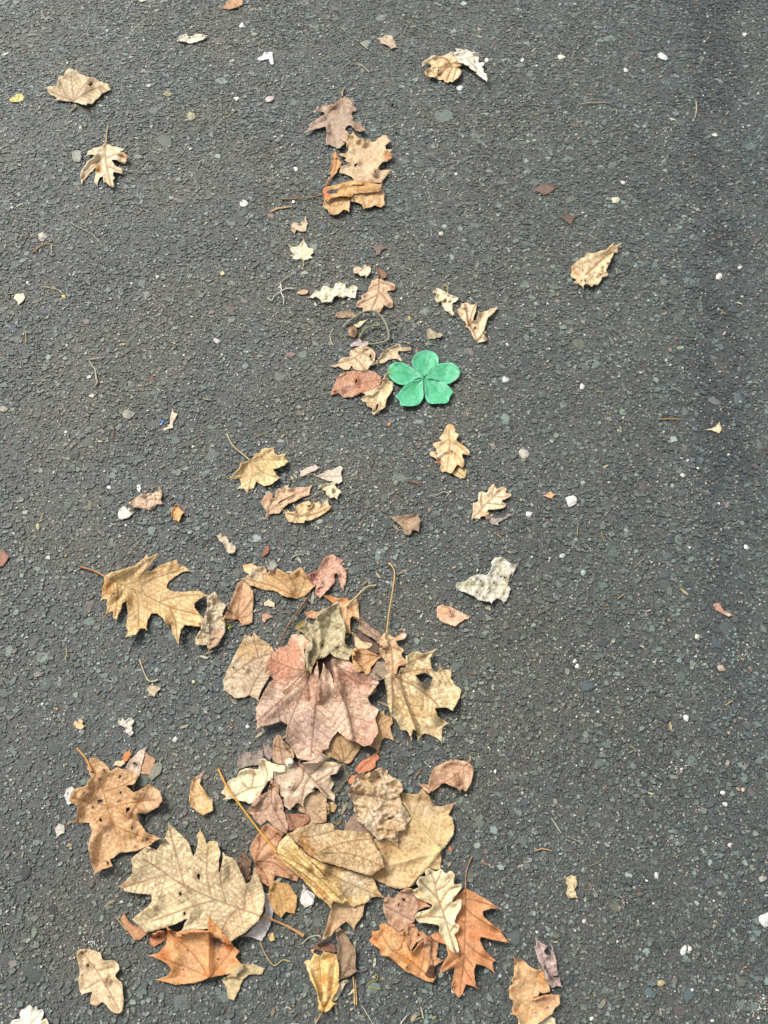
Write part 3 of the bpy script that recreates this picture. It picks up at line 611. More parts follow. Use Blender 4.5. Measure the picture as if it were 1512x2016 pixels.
L('leaf_scrap','torn beige leaf half with a stem, touching the left petal of the green flower','F',[(1010,1340),(1100,1280),(1150,1210),(1210,1150),(1280,1110),(1350,1090),(1370,1125),(1460,1125),(1460,1155),(1400,1170),(1340,1165),(1330,1185),(1370,1260),(1360,1270),(1300,1235),(1240,1250),(1190,1280),(1110,1290)],(208,186,150),c2=(226,210,180),c3=(180,146,106),veins=[[(1010,1340),(1180,1230),(1360,1110)]],wave=.12,curl=.12,tints=[(1420,1140,50,(176,140,104),.7)],stem=[(1012,1340),(985,1352),(960,1362)],sc=(190,160,110),sr=(.9,.7))
L('leaf_scrap','crisp cream-tan leaf with a curled tip, lower left of the green flower','G',[(335,1070),(375,1020),(350,1010),(440,985),(470,960),(520,940),(540,870),(580,870),(600,895),(635,905),(625,980),(610,1010),(570,1075),(560,1140),(520,1170),(455,1215),(435,1200),(440,1150),(400,1140),(380,1100)],(224,200,156),c2=(238,222,186),c3=(196,156,106),holes=[[(468,1165),(480,1120),(500,1105),(492,1145),(475,1175)]],veins=[[(545,890),(500,1010),(440,1120)]],wave=.12,curl=.13,stem=[(545,885),(565,845),(600,815)],sc=(214,196,150),sr=(1.4,1.1))
# --- the green artificial flower: five petals round a hole painted as a dark disc
fl, flp = root('artificial_flower', px('G',(923,860))[0], 'bright green five-petalled plastic flower lying flat on the asphalt', 'artificial flower', 'green flower')
PC = (923,862)
petals = [[(893,846),(850,795),(816,752),(812,700),(845,650),(905,618),(980,618),(1040,650),(1058,700),(1050,745),(1000,775),(965,810),(932,858),(918,860),(905,856)],
 [(965,810),(1000,775),(1050,740),(1110,730),(1180,728),(1235,770),(1258,812),(1245,862),(1195,905),(1140,925),(1090,905),(1010,885),(934,874),(926,862),(936,850)],
 [(940,872),(1010,885),(1095,905),(1150,945),(1190,1000),(1162,1045),(1140,1100),(1040,1110),(970,1105),(932,1050),(925,960),(921,900),(922,868),(930,864)],
 [(917,880),(915,970),(918,1040),(880,1110),(820,1130),(710,1125),(690,1075),(655,1045),(685,1010),(740,940),(800,895),(860,885),(900,872),(918,864),(921,876)],
 [(905,868),(845,880),(780,920),(720,935),(650,910),(600,860),(583,800),(605,750),(660,725),(730,728),(800,765),(862,800),(900,846),(918,858),(912,868)]]
for k_, pt in enumerate(petals):
    t_ = (math.pi * 2) * k_ / 5 - math.pi / 2; c_ = np.mean(pt, 0)
    vv = [[PC, tuple(np.array(PC) + (np.array(q) - PC) * .8)] for q in pt[2:-2:2]]
    k = 320 / 1512
    blade('petal', px('G', pt), (98,206,150), (124,218,172), (82,194,136), parent=fl, origin=flp, mat=M_PETAL, wave=.025, curl=.05, quilt=.002, sm=1, rag=0, mott=.25, edge=.45, ec=(136,224,182), ms=.3,
          veins=[px('G', q) for q in vv], vc=(72,186,128), vw=.55, folds=[(*px('G', PC)[0], *px('G', c_)[0], -.07, 16)],
          tints=[(*px('G', PC)[0], 26, (120,214,170), .6), (*px('G', c_)[0], 12, (60,180,108), .5)] + ([(*px('G', (602,815))[0], 9, (110,176,90), .8)] if k_ == 4 else []) + ([(*px('G', (1225,880))[0], 8, (190,230,190), .8)] if k_ == 1 else []), drape=False, gap=.0035 + .0002 * k_)
blade('centre', px('G', [(923 + 9 * math.cos(a), 860 + 7 * math.sin(a)) for a in np.linspace(0, 6.28, 9)[:-1]]), (20,60,44), parent=fl, origin=flp, mat=M_PETAL, wave=.0, curl=.0, rag=0, mott=.1, edge=0, quilt=0, sm=1, drape=False, gap=.0056, step=1.0)  # dark disc on the petals, its colour gives the shade of the centre hole
# --- right of the flower
L('leaf_scrap','olive triangular leaf scrap above the green flower','J',[(10,830),(45,800),(110,840),(160,870),(215,875),(250,905),(200,940),(130,955),(15,965),(10,900)],(164,158,130),c2=(184,178,150),c3=(140,130,100),veins=[[(45,810),(130,950)]],vc=(206,196,160),wave=.1,gap=.003)
L('leaf_scrap','cream scalloped leaf scrap with hair-thin loops, above right of the green flower','J',[(90,245),(110,225),(165,200),(245,245),(330,290),(420,330),(475,345),(470,375),(430,410),(385,425),(385,470),(380,530),(415,595),(375,612),(340,590),(330,550),(290,545),(270,510),(220,440),(205,405),(155,425),(128,370),(130,320),(145,295),(100,275)],(236,222,184),c2=(248,240,216),c3=(214,188,128),holes=[(128,232,14),(262,388,14),(335,403,12)],tints=[(180,360,60,(216,198,136),.8),(365,460,30,(176,140,80),.8)],wave=.13,curl=.12,folds=[(150,420,385,420,-.10,14)],
  stem=[[(200,185),(250,155),(290,160),(320,195),(312,270)],[(240,230),(252,175),(300,165),(300,235)]],sc=(206,196,150),sr=(.6,.6),slift=.004)
L('maple_leaf','v-shaped folded beige leaf right of the cream scalloped scrap','J',[(435,540),(510,490),(500,425),(550,432),(600,415),(650,450),(700,450),(745,420),(745,470),(730,560),(690,690),(740,680),(760,600),(765,545),(800,565),(880,550),(960,515),(1060,485),(1040,520),(1000,570),(920,640),(890,690),(880,760),(860,850),(895,855),(880,880),(850,900),(910,950),(890,990),(760,1030),(735,1015),(700,940),(660,860),(610,790),(570,785),(600,750),(590,740),(520,650),(460,580)],(218,192,154),c2=(238,220,190),c3=(186,146,104),
  veins=[[(625,750),(600,620),(570,450)],[(625,750),(680,560),(740,440)],[(750,1020),(700,860),(640,760)]],vc=(150,100,62),holes=[(720,802,18),(560,512,12)],tints=[(640,700,60,(178,128,86),.7),(770,590,50,(186,140,112),.7),(870,960,45,(166,122,100),.9)],folds=[(700,680,800,540,.10,50),(610,740,560,480,.08,26),(770,1010,850,880,-.06,14),(800,900,900,600,.08,60)],wave=.09,curl=.08)
L('fallen_leaf','crumbling beige leaf with holes and a straw-like tail, alone on the right','K',[(335,640),(380,600),(450,540),(480,510),(540,500),(550,450),(585,430),(640,440),(690,430),(780,400),(850,390),(900,340),(965,285),(960,335),(1080,295),(1050,345),(1020,385),(1040,400),(1030,430),(975,435),(960,490),(920,570),(880,640),(860,710),(900,750),(860,790),(800,800),(780,860),(730,920),(690,905),(640,945),(600,910),(540,905),(520,970),(490,935),(450,890),(390,890),(375,870),(410,850),(400,830),(335,790),(345,700)],(222,196,152),c2=(238,220,184),c3=(184,146,98),
  tints=[(420,690,110,(188,144,92),.8),(420,680,30,(240,226,200),.9),(470,580,60,(176,136,96),.6)],holes=[(510,690,10),(550,850,16),(880,590,13),(800,660,12),(770,765,12),(615,760,9),(730,800,9),(490,850,9)],veins=[[(560,760),(700,630),(840,490),(1060,320)]],vc=(150,106,60),vw=1.2,folds=[(560,760,840,490,-.06,14),(350,640,850,400,.06,60)],rag=1.8,wave=.08,curl=.08,
  stem=[[(780,470),(900,380),(970,290)],[(800,500),(950,400),(1080,300)]],sc=(216,186,132),sr=(1.0,.6),tip=0)
L('leaf_scrap','faint dark brown scrap pressed into the asphalt, right of the rolled orange leaf','c',[(130,1125),(165,1090),(210,1088),(270,1105),(230,1140),(190,1150)],(118,98,88),wave=.01,curl=.02)
L('leaf_scrap','dark brown forked scrap below the faint brown scrap','c',[(275,1280),(330,1270),(380,1275),(350,1330),(310,1300)],(106,90,80),wave=.02)
L('leaf_scrap','grey-brown scrap pressed flat above the tuft of the lobed oak leaf','F',[(1060,130),(1100,110),(1160,115),(1225,140),(1160,170),(1150,210),(1110,215),(1110,170)],(120,108,102),wave=.01,curl=.02)
# --- middle of the picture
L('oak_leaf','light tan oak leaf with rounded lobes and brown edge holes, directly below the green flower','M',[(620,75),(660,80),(690,130),(690,155),(725,180),(700,235),(760,280),(830,345),(820,385),(755,375),(780,450),(760,505),(710,480),(670,540),(640,565),(590,545),(560,555),(535,510),(545,470),(490,460),(500,420),(440,385),(440,350),(500,340),(465,270),(550,240),(530,215),(560,175),(590,110)],(226,194,144),c2=(240,218,178),c3=(200,156,104),
  veins=[[(628,80),(626,200),(630,320),(600,550)],[(628,240),(720,290),(810,365)],[(628,330),(720,400),(760,480)],[(626,220),(560,270),(500,320)]],vc=(206,164,104),holes=[(498,368,14),(655,348,10)],tints=[(640,110,40,(212,160,90),.6),(540,380,50,(240,226,200),.8),(520,440,34,(180,112,64),.8),(655,350,26,(168,96,56),.8)],wave=.09,curl=.09,sm=1,rag=.5,folds=[(500,420,600,340,.08,26)],
  extra=[dict(out=[(655,560),(700,525),(720,490),(770,520),(800,530),(795,580),(785,610),(740,610),(700,595)],name='lower_lobe',c1=(226,190,130),c2=(240,214,166),sm=1,rag=.4,wave=.06,veins=[[(690,530),(780,600)]],vc=(190,150,90),gap=.001)])
L('twig','short reddish stalk beside the light tan oak leaf','M',[(740,262),(800,245),(802,252),(745,270)],(176,130,90),rag=.2)
L('oak_leaf','pale peach oak leaf with a brown central vein, right of middle','M',[(850,1015),(862,940),(865,860),(910,845),(920,760),(960,745),(1000,755),(1030,700),(1070,672),(1100,715),(1150,700),(1200,715),(1190,755),(1240,770),(1225,800),(1150,840),(1190,870),(1170,905),(1100,920),(1010,930),(1025,960),(1000,985),(940,995),(930,1015),(880,1010)],(232,206,170),c2=(242,224,196),c3=(214,178,136),veins=[[(860,1012),(1000,860),(1100,760),(1150,720)],[(950,910),(940,830),(950,760)],[(1000,860),(1100,870),(1180,880)],[(1050,810),(1060,740),(1075,690)],[(1080,790),(1150,800),(1220,785)]],vc=(178,132,80),tints=[(970,970,50,(206,150,90),.7),(1180,730,40,(196,146,110),.7)],wave=.08,curl=.08,sm=1,rag=.4,quilt=.012)
L('leaf_scrap','silvery grey twisted scrap under the pale peach oak leaf','M',[(985,990),(1030,980),(1090,1010),(1180,1000),(1200,965),(1275,965),(1210,1000),(1150,1040),(1110,1050),(1120,1080),(1050,1070),(1010,1040)],(158,146,138),c2=(186,176,168),c3=(110,100,96),wave=.12,curl=.1)
L('leaf_scrap','dull brown folded scrap with a dark crease, left of the pale peach oak leaf','M',[(45,990),(100,995),(200,970),(290,975),(320,970),(345,1030),(330,1100),(325,1140),(290,1130),(260,1130),(240,1180),(180,1165),(175,1120),(150,1090),(90,1040)],(156,130,104),c2=(186,162,132),c3=(120,94,74),folds=[(200,1050,310,980,-.12,18),(260,1110,340,1040,.12,30)],wave=.1,spots=(4,3,(70,52,40)))
tag(tube('twig',px('M',[(430,795),(460,780),(520,770),(550,752),(590,750),(618,762),(612,785),(598,795)]),.8,.7,(214,206,184),M_CHIP,tip=0),'thin white curled thread left of the pale peach oak leaf','thread',GR['twig'])
tag(tube('twig',px('M',[(220,640),(280,655),(350,690)]),1.0,.7,(140,100,74),M_STEM),'short brown twig above the dull brown folded scrap','twig',GR['twig'])
L('maple_leaf','yellow-tan maple leaf with a long curved stem, left of centre','L',[(75,590),(120,550),(185,455),(190,420),(255,395),(310,385),(365,310),(410,300),(440,260),(485,240),(500,250),(575,235),(585,300),(630,325),(715,305),(695,345),(740,395),(700,440),(620,475),(570,480),(600,545),(645,585),(600,620),(560,655),(470,685),(430,660),(375,630),(355,680),(345,710),(290,720),(272,760),(240,710),(165,710),(200,665),(185,590),(110,600)],(224,198,142),c2=(240,222,176),c3=(206,170,104),
  veins=[[(305,388),(440,330),(560,260)],[(305,388),(480,380),(700,380)],[(305,388),(450,520),(630,585)],[(305,388),(330,520),(280,740)],[(305,388),(200,480),(85,590)]],vc=(200,158,96),tints=[(300,520,90,(214,170,124),.7),(390,320,60,(206,150,80),.7),(200,430,50,(200,140,84),.7)],lat=60,stem=[(302,385),(240,330),(130,240),(80,170),(40,85)],sc=(214,194,146),sr=(1.3,1.1),wave=.08,curl=.09,folds=[(305,390,470,670,.05,36),(305,390,170,700,-.04,30)],slift=.004)
tag(tube('twig',px('L',[(325,150),(380,110),(440,85),(510,68)]),.9,.6,(198,180,120),M_STEM),'thin straw just above the yellow-tan maple leaf','straw',GR['twig'])
L('leaf_scrap','lilac papery strip between the maple leaf and the pink triangular leaf','L',[(875,570),(880,510),(940,480),(1050,430),(1100,470),(1060,500),(1000,525),(930,560)],(206,192,184),c2=(220,208,202),c3=(180,156,150),wave=.1,rag=1.6,stem=[(740,615),(860,588),(930,562),(1060,530)],sc=(160,150,110),sr=(.9,.8),tip=0)
L('leaf_scrap','pinkish white triangular leaf piece, above the cream curled leaf','L',[(1060,560),(1110,545),(1190,495),(1240,500),(1330,445),(1365,475),(1345,540),(1365,620),(1320,660),(1270,625),(1200,625),(1130,600)],(216,200,184),c2=(230,218,206),c3=(178,144,132),wave=.1,ms=.1,veins=[[(1070,560),(1200,570),(1350,560)]],vc=(196,176,160))
L('leaf_scrap','cream curled leaf scrap with a thin stem, under the pinkish triangular piece','L',[(1095,680),(1190,640),(1205,655),(1270,620),(1305,640),(1270,670),(1345,740),(1300,830),(1270,810),(1220,820),(1180,770),(1170,735),(1130,720)],(222,212,172),c2=(238,230,200),c3=(176,164,112),holes=[(1255,725,14)],wave=.12,curl=.12,folds=[(1130,710,1300,640,-.1,16)],stem=[(1135,730),(1030,790),(930,835)],sc=(184,172,126),sr=(1.0,.8))
L('fallen_leaf','long brownish pink torn leaf with a slit, below the yellow-tan maple leaf','L',[(425,860),(465,790),(530,750),(565,770),(560,810),(590,815),(590,750),(640,705),(680,720),(690,680),(745,665),(745,710),(860,690),(1005,685),(985,780),(870,830),(740,890),(660,960),(640,990),(520,1005),(485,1045),(495,980),(440,890)],(208,172,138),c2=(226,200,168),c3=(176,128,96),holes=[[(622,880),(650,855),(700,830),(780,790),(700,842),(650,872)]],veins=[[(500,1000),(600,900),(740,810),(960,720)],[(510,980),(545,850),(540,770)]],vc=(178,130,96),folds=[(640,960,980,790,-.06,14),(480,960,560,780,.06,30)],tints=[(500,800,70,(180,128,92),.6)],wave=.08,curl=.08)
L('maple_leaf','small crinkled tan maple leaf with spiky edges, under the long torn leaf','L',[(690,955),(720,950),(770,980),(830,960),(815,925),(860,890),(900,870),(970,850),(1000,870),(1010,900),(1035,820),(1060,870),(1110,840),(1125,900),(1195,820),(1205,870),(1210,900),(1235,915),(1200,960),(1150,1000),(1060,1050),(970,1080),(930,1070),(925,1105),(820,1105),(740,1090),(715,1030)],(218,184,132),c2=(236,214,172),c3=(178,132,82),holes=[(985,908,16)],veins=[[(860,1030),(830,960)],[(860,1030),(730,990)],[(860,1030),(1000,960),(1040,840)],[(860,1030),(1040,1000),(1220,920)],[(860,1030),(830,1100)]],vc=(166,112,62),crum=.05,wave=.09,curl=.09,stem=[(820,930),(800,890)],sc=(206,190,150),sr=(1.3,1.1))
L('leaf_scrap','orange curled leaf piece standing on edge, left of the middle','O',[(735,465),(775,410),(800,390),(830,430),(875,480),(850,510),(820,580),(765,550),(740,495)],(216,156,80),c2=(234,196,140),c3=(150,84,36),wave=.15,curl=.25,tints=[(790,410,26,(130,60,30),.8)],stem=[(868,470),(900,418)],sc=(210,180,130),sr=(.9,.8))
L('fallen_leaf','crumpled pinkish brown leaf ringed by wiry stalks, left side','O',[(280,375),(350,340),(400,300),(480,280),(560,270),(600,240),(620,205),(640,300),(625,350),(655,385),(625,400),(590,395),(540,420),(515,450),(400,425),(330,430),(300,400)],(200,168,142),c2=(226,204,182),c3=(150,108,84),crum=.06,wave=.12,curl=.1,folds=[(400,370,600,250,-.1,16)],stem=[[(600,205),(640,260),(630,330),(580,400),(515,455),(390,425),(290,380)],[(440,225),(520,200),(600,200)]],sc=(190,160,120),sr=(.8,.6),slift=.003,tip=0)
L('leaf_scrap','greyish white ragged flake at the lower left of the wiry crumpled leaf','O',[(165,515),(190,445),(230,410),(310,430),(345,480),(310,520),(220,555),(180,545)],(222,220,208),c2=(240,238,230),c3=(190,188,174),rag=1.8,crum=.05)
L('leaf_scrap','narrow white flake above the wiry crumpled leaf','O',[(375,190),(400,178),(425,220),(400,268),(375,240)],(240,238,230),mat=M_CHIP,wave=.08)
L('leaf_scrap','twisted grey-beige leaf strip above the ochre oak leaf','O',[(1215,715),(1265,700),(1340,745),(1360,800),(1400,815),(1430,850),(1420,900),(1395,918),(1345,915),(1310,850),(1290,810),(1250,780)],(196,184,160),c2=(218,208,188),c3=(146,128,106),wave=.12,curl=.14,folds=[(1240,710,1380,900,.12,24)],stem=[(1240,690),(1190,730),(1130,800),(1060,830)],sc=(70,58,52),sr=(.9,.8))
L('leaf_scrap','grey-olive mottled leaf with holes and yellow veins, right of the big pile','N',[(395,640),(420,600),(530,570),(600,520),(690,485),(760,485),(800,500),(860,440),(880,350),(870,320),(920,255),(1000,250),(1060,280),(1150,340),(1230,350),(1200,430),(1180,480),(1110,600),(1095,640),(1140,680),(1110,760),(1080,850),(1050,870),(960,810),(900,850),(880,890),(850,855),(760,845),(700,840),(620,780),(560,750),(470,720),(405,680)],(198,196,182),c2=(226,226,218),c3=(164,160,136),
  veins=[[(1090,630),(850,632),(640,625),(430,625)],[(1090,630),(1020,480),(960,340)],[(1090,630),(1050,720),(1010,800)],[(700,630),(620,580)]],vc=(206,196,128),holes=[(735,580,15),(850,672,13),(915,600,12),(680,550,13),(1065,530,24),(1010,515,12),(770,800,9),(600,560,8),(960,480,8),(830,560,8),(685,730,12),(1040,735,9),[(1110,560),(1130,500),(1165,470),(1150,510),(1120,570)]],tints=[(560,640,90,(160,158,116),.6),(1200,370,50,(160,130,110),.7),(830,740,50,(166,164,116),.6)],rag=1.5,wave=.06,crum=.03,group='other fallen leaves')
L('leaf_scrap','small orange-pink leaf piece with a jagged crack, below the grey-olive leaf','N',[(145,925),(225,890),(250,915),(310,915),(380,950),(450,990),(580,1060),(565,1090),(520,1100),(450,1140),(390,1190),(300,1165),(190,1120),(140,1060),(135,980)],(222,176,142),c2=(238,206,182),c3=(196,138,92),holes=[[(285,985),(325,978),(335,1030),(375,1036),(330,1040),(318,990)]],tints=[(230,980,90,(214,160,100),.6)],rag=1.4,wave=.08,curl=.08)
# --- left of the big pile
L('oak_leaf','large ochre oak leaf with deep pointed lobes, lying alone at the left','D',[(345,245),(400,215),(470,195),(545,175),(600,130),(622,103),(632,125),(690,97),(680,130),(640,180),(595,220),(650,210),(700,180),(760,155),(815,135),(822,160),(870,185),(910,212),(860,215),(800,250),(755,290),(750,320),(790,345),(850,345),(960,337),(1015,370),(960,395),(930,420),(930,450),(985,510),(1000,580),(950,570),(870,560),(845,590),(825,680),(785,615),(780,560),(750,560),(720,510),(690,485),(650,485),(625,530),(620,590),(580,580),(550,625),(485,637),(500,595),(485,575),(500,480),(490,405),(465,420),(450,470),(425,525),(405,515),(400,470),(335,518),(360,480),(365,390),(325,400),(330,330),(345,280)],(208,170,112),c2=(232,208,154),c3=(192,144,82),
  veins=[[(345,245),(430,285),(520,325),(620,370),(760,440),(985,500)],[(545,340),(565,400),(568,570)],[(620,370),(600,290),(860,195)],[(760,440),(800,520),(822,660)],[(700,410),(850,370),(990,365)],[(470,300),(560,270),(640,150)],[(430,285),(430,380),(415,500)]],vc=(166,116,64),tints=[(350,320,60,(200,138,64),.8),(520,390,50,(204,140,66),.7),(480,500,40,(206,150,84),.6),(620,160,60,(222,196,160),.6),(500,330,100,(232,206,140),.5)],spots=(5,3.2,(160,86,46)),holes=[(405,355,8)],
  stem=[(350,247),(280,210),(190,185)],sc=(190,134,90),sr=(2.0,1.8),wave=.07,curl=.09,quilt=.01,lat=70,ms=.09,mott=.6,tip=.8)
L('leaf_scrap','crumpled beige strip touching the right tips of the large ochre oak leaf','D',[(1010,380),(1060,342),(1090,390),(1135,430),(1110,490),(1130,540),(1130,600),(1100,650),(1080,690),(1020,725),(1005,690),(935,690),(935,650),(970,590),(990,520),(1015,440)],(204,186,154),c2=(228,216,192),c3=(164,134,100),crum=.07,wave=.1,curl=.1,folds=[(1060,360,960,680,.10,40)],tints=[(1070,650,80,(196,156,126),.7),(960,660,40,(186,150,90),.6)],rag=1.5,gap=.004)
L('fallen_leaf','brown tan leaf folded into a wedge, left of the leaf with the white edge','D',[(1210,290),(1240,275),(1265,285),(1312,345),(1305,540),(1285,555),(1240,565),(1215,525),(1110,520),(1140,470)],(200,156,114),c2=(220,184,142),c3=(170,120,80),veins=[[(1210,515),(1215,420),(1240,300)],[(1210,515),(1270,440),(1305,380)],[(1210,515),(1280,500),(1300,470)],[(1210,515),(1160,470)]],vc=(166,116,74),folds=[(1215,520,1240,290,-.05,20),(1120,520,1220,300,.05,26)],stem=[(1210,517),(1150,540),(1105,530)],sc=(150,100,66),sr=(1.0,.9),wave=.08)
tag(tube('twig',px('D',[(1135,555),(1160,560),(1150,585),(1172,572)]),1.6,1.2,(176,196,70),M_STEM,tip=0),'tiny lime green curl beside the folded wedge leaf','stalk',GR['twig'])
L('leaf_scrap','tiny pinkish half-moon scrap right of the folded wedge leaf','A',[(360,400),(362,385),(390,362),(425,385),(425,408)],(222,196,170),wave=.06)
L('leaf_scrap','tiny brown scrap under the pinkish half-moon scrap','A',[(350,450),(385,445),(415,470),(375,485),(372,503),(352,500)],(190,150,124),wave=.06)
L('leaf_scrap','reddish brown spindle-shaped sliver above the pile','A',[(345,110),(358,75),(385,38),(397,60),(388,90),(362,108)],(150,96,72),wave=.06)
L('maple_leaf','ochre wedge-shaped leaf with a white left edge, at the top of the pile','A',[(235,240),(275,215),(240,190),(235,160),(290,148),(320,170),(370,165),(380,205),(430,170),(510,215),(580,170),(640,250),(680,270),(650,300),(610,340),(560,358),(480,345),(420,310),(360,305),(320,290),(275,280)],(208,166,106),c2=(226,192,140),c3=(180,132,78),veins=[[(565,352),(540,270),(515,225)],[(565,352),(480,270),(400,210)],[(565,352),(600,260),(600,200)],[(565,352),(400,280),(250,240)]],vc=(172,120,66),tints=[(300,200,70,(226,210,176),.9),(330,270,50,(214,178,136),.6)],folds=[(380,300,360,180,-.04,16),(500,340,520,220,.08,44)],wave=.08,curl=.07,lat=50)
L('leaf_scrap','thin grey see-through scrap lying on the ochre wedge-shaped leaf','A',[(375,150),(400,133),(430,135),(445,160),(415,195),(385,185)],(150,150,142),c2=(170,170,164),wave=.06)
L('fallen_leaf','mottled red and pink pointed leaf, right of the ochre wedge-shaped leaf','A',[(620,215),(680,190),(720,120),(765,92),(835,130),(820,150),(855,200),(850,260),(835,312),(820,290),(810,250),(795,205),(780,215),(785,260),(740,310),(695,358),(665,330),(675,280),(640,265)],(196,136,112),c2=(222,182,160),c3=(160,88,70),veins=[[(765,95),(740,190),(695,350)],[(765,100),(810,190),(838,300)]],vc=(220,184,160),ms=.09,mott=.65,spots=(8,2.6,(90,40,36)),tints=[(650,225,36,(156,96,100),.8),(835,295,24,(220,190,160),.8)],rag=1.5,wave=.1,curl=.08)
# --- the big pile, upper cluster (bottom to top)
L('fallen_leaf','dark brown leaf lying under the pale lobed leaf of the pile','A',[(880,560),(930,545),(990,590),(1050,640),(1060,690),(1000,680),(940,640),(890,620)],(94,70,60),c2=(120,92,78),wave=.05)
L('fallen_leaf','ribbed grey-brown leaf edge running down to the leaf with the tall stem','A',[(900,475),(945,470),(990,520),(1040,550),(1070,590),(1075,625),(1040,625),(1020,600),(960,570),(920,530),(930,500)],(170,142,118),c2=(192,166,142),c3=(130,104,84),veins=[[(905,475),(1000,560),(1075,610)]],lat=20,vc=(130,98,76),wave=.08,curl=.1,gap=.006)
L('oak_leaf','orange-tan leaf with a thick pale stem, at the top of the pile','U',[(455,310),(490,300),(600,330),(720,340),(740,365),(820,320),(850,400),(850,480),(860,570),(820,560),(780,540),(755,580),(755,740),(700,730),(640,660),(560,520),(540,430),(560,400)],(204,154,100),c2=(222,184,136),c3=(184,128,70),veins=[[(740,385),(700,470),(700,720)],[(820,330),(795,420),(850,560)],[(740,385),(620,500)]],vc=(232,208,160),vw=1.3,tints=[(520,330,90,(206,126,44),.9),(690,350,70,(200,130,56),.8)],stem=[(705,440),(760,375),(820,325),(880,260),(960,200),(1045,190)],sc=(218,190,140),sr=(2.0,1.4),wave=.08,curl=.08,slift=.003,gap=.004)
L('maple_leaf','spotted beige leaf forming the left corner of the pile, under the red leaf','A',[(120,855),(140,790),(190,690),(250,572),(290,585),(300,550),(330,590),(390,625),(420,660),(430,760),(380,850),(340,920),(330,965),(270,935),(250,948),(190,950),(125,905)],(200,180,148),c2=(220,204,178),c3=(174,144,106),veins=[[(130,845),(240,760),(330,710),(420,680)],[(270,935),(310,850),(360,770)],[(330,710),(310,640),(300,570)]],vc=(160,116,76),vw=1.2,tints=[(270,650,90,(204,164,88),.6),(390,640,60,(210,172,96),.7)],spots=(14,5,(158,122,78)),holes=[(180,770,7),(240,775,6)],wave=.06,curl=.07,lat=60,ms=.06)
L('leaf_scrap','orange-pink leaf tip poking out at the upper left of the pile','A',[(608,443),(650,430),(690,438),(700,460),(665,482),(622,470)],(212,150,104),c2=(226,180,144),tints=[(620,445,20,(196,118,40),.8)],gap=.004)
L('leaf_scrap','olive green leaf edge under the greenish crinkled leaf','A',[(543,530),(565,505),(600,488),(640,500),(640,560),(570,560)],(142,126,50),c2=(160,146,80),gap=.003)
L('leaf_scrap','dark brown sheet painted as the shaded hollow in the notch of the red leaf','A',[(640,690),(770,690),(800,760),(790,850),(700,880),(630,830)],(84,56,38),c2=(110,78,56),wave=.02)  # dark sheet stands in for the shade inside the folded hollow
L('leaf_scrap','pale round-ended leaf piece under the right tip of the red leaf','A',[(930,930),(980,940),(1030,915),(1032,895),(1000,880),(940,900)],(196,160,110),wave=.03)
L('oak_leaf','small tan spiky leaf half hidden at the lower right of the red leaf','A',[(940,1215),(990,1225),(1030,1180),(1040,1130),(1020,1060),(1080,1020),(1080,1050),(1120,1060),(1135,1100),(1115,1120),(1135,1200),(1080,1190),(1060,1210),(1045,1275),(1020,1250)],(194,154,104),c2=(210,178,130),c3=(150,110,70),veins=[[(960,1200),(1040,1120),(1110,1080)]],wave=.06)
L('fallen_leaf','round brown leaf with a thin stalk, tucked below the red leaf','A',[(690,1240),(760,1200),(800,1160),(860,1190),(930,1230),(930,1260),(880,1330),(850,1340),(800,1320),(740,1290)],(176,140,92),c2=(196,166,120),c3=(140,100,60),veins=[[(835,1335),(830,1270),(810,1200)],[(835,1335),(880,1270),(910,1230)],[(835,1335),(780,1270)]],vc=(130,90,54),sm=1,rag=.5,stem=[(835,1340),(850,1400),(868,1460)],sc=(160,130,90),sr=(1.0,.8),wave=.05,quilt=.012,spots=(6,4,(124,84,40)))
L('maple_leaf','big mottled red and lilac maple leaf with ridged centre, the largest in the pile','A',[(500,630),(530,570),(590,570),(635,610),(640,650),(600,660),(610,720),(605,770),(640,805),(655,800),(680,735),(690,800),(690,850),(718,750),(752,790),(780,860),(762,720),(820,710),(880,740),(940,800),(1010,820),(1048,860),(1020,900),(980,950),(1000,990),(1048,1020),(1025,1070),(1045,1150),(1000,1230),(960,1240),(910,1215),(860,1200),(800,1150),(760,1200),(745,1255),(710,1260),(700,1310),(640,1325),(560,1310),(540,1270),(490,1200),(500,1110),(470,1090),(400,1110),(345,1120),(318,1140),(315,1010),(340,960),(370,900),(395,860),(420,840),(398,812),(362,800),(372,765),(360,742),(392,715),(400,668),(432,672),(450,648),(495,640)],(200,160,132),c2=(224,200,178),c3=(170,124,100),
  veins=[[(680,740),(620,830),(530,900),(330,1080)],[(690,760),(680,900),(660,1080),(640,1300)],[(765,720),(790,850),(860,1020),(900,1210)],[(700,780),(560,780),(400,720)],[(780,740),(900,850),(1030,870)],[(520,900),(430,1000)],[(640,800),(520,1080),(500,1180)]],vc=(150,100,78),tints=[(480,720,150,(208,130,88),.75),(420,800,90,(206,142,112),.5),(900,820,150,(200,138,112),.5),(640,900,110,(198,146,120),.4),(980,1160,110,(196,138,116),.5),(580,610,60,(226,190,162),.7),(610,640,24,(206,90,44),.9),(620,1180,190,(184,156,146),.6),(420,1000,110,(206,178,166),.6)],spots=(10,3,(120,64,56)),lat=80,ms=.07,mott=.7,
  folds=[(680,740,690,960,.07,20),(640,810,640,960,-.04,18),(720,760,730,930,.05,22),(770,730,880,1180,.06,26),(440,850,620,830,-.03,40),(330,1080,560,900,.05,40),(640,950,640,1300,.04,50)],wave=.07,curl=.06,quilt=.006,gap=.006)
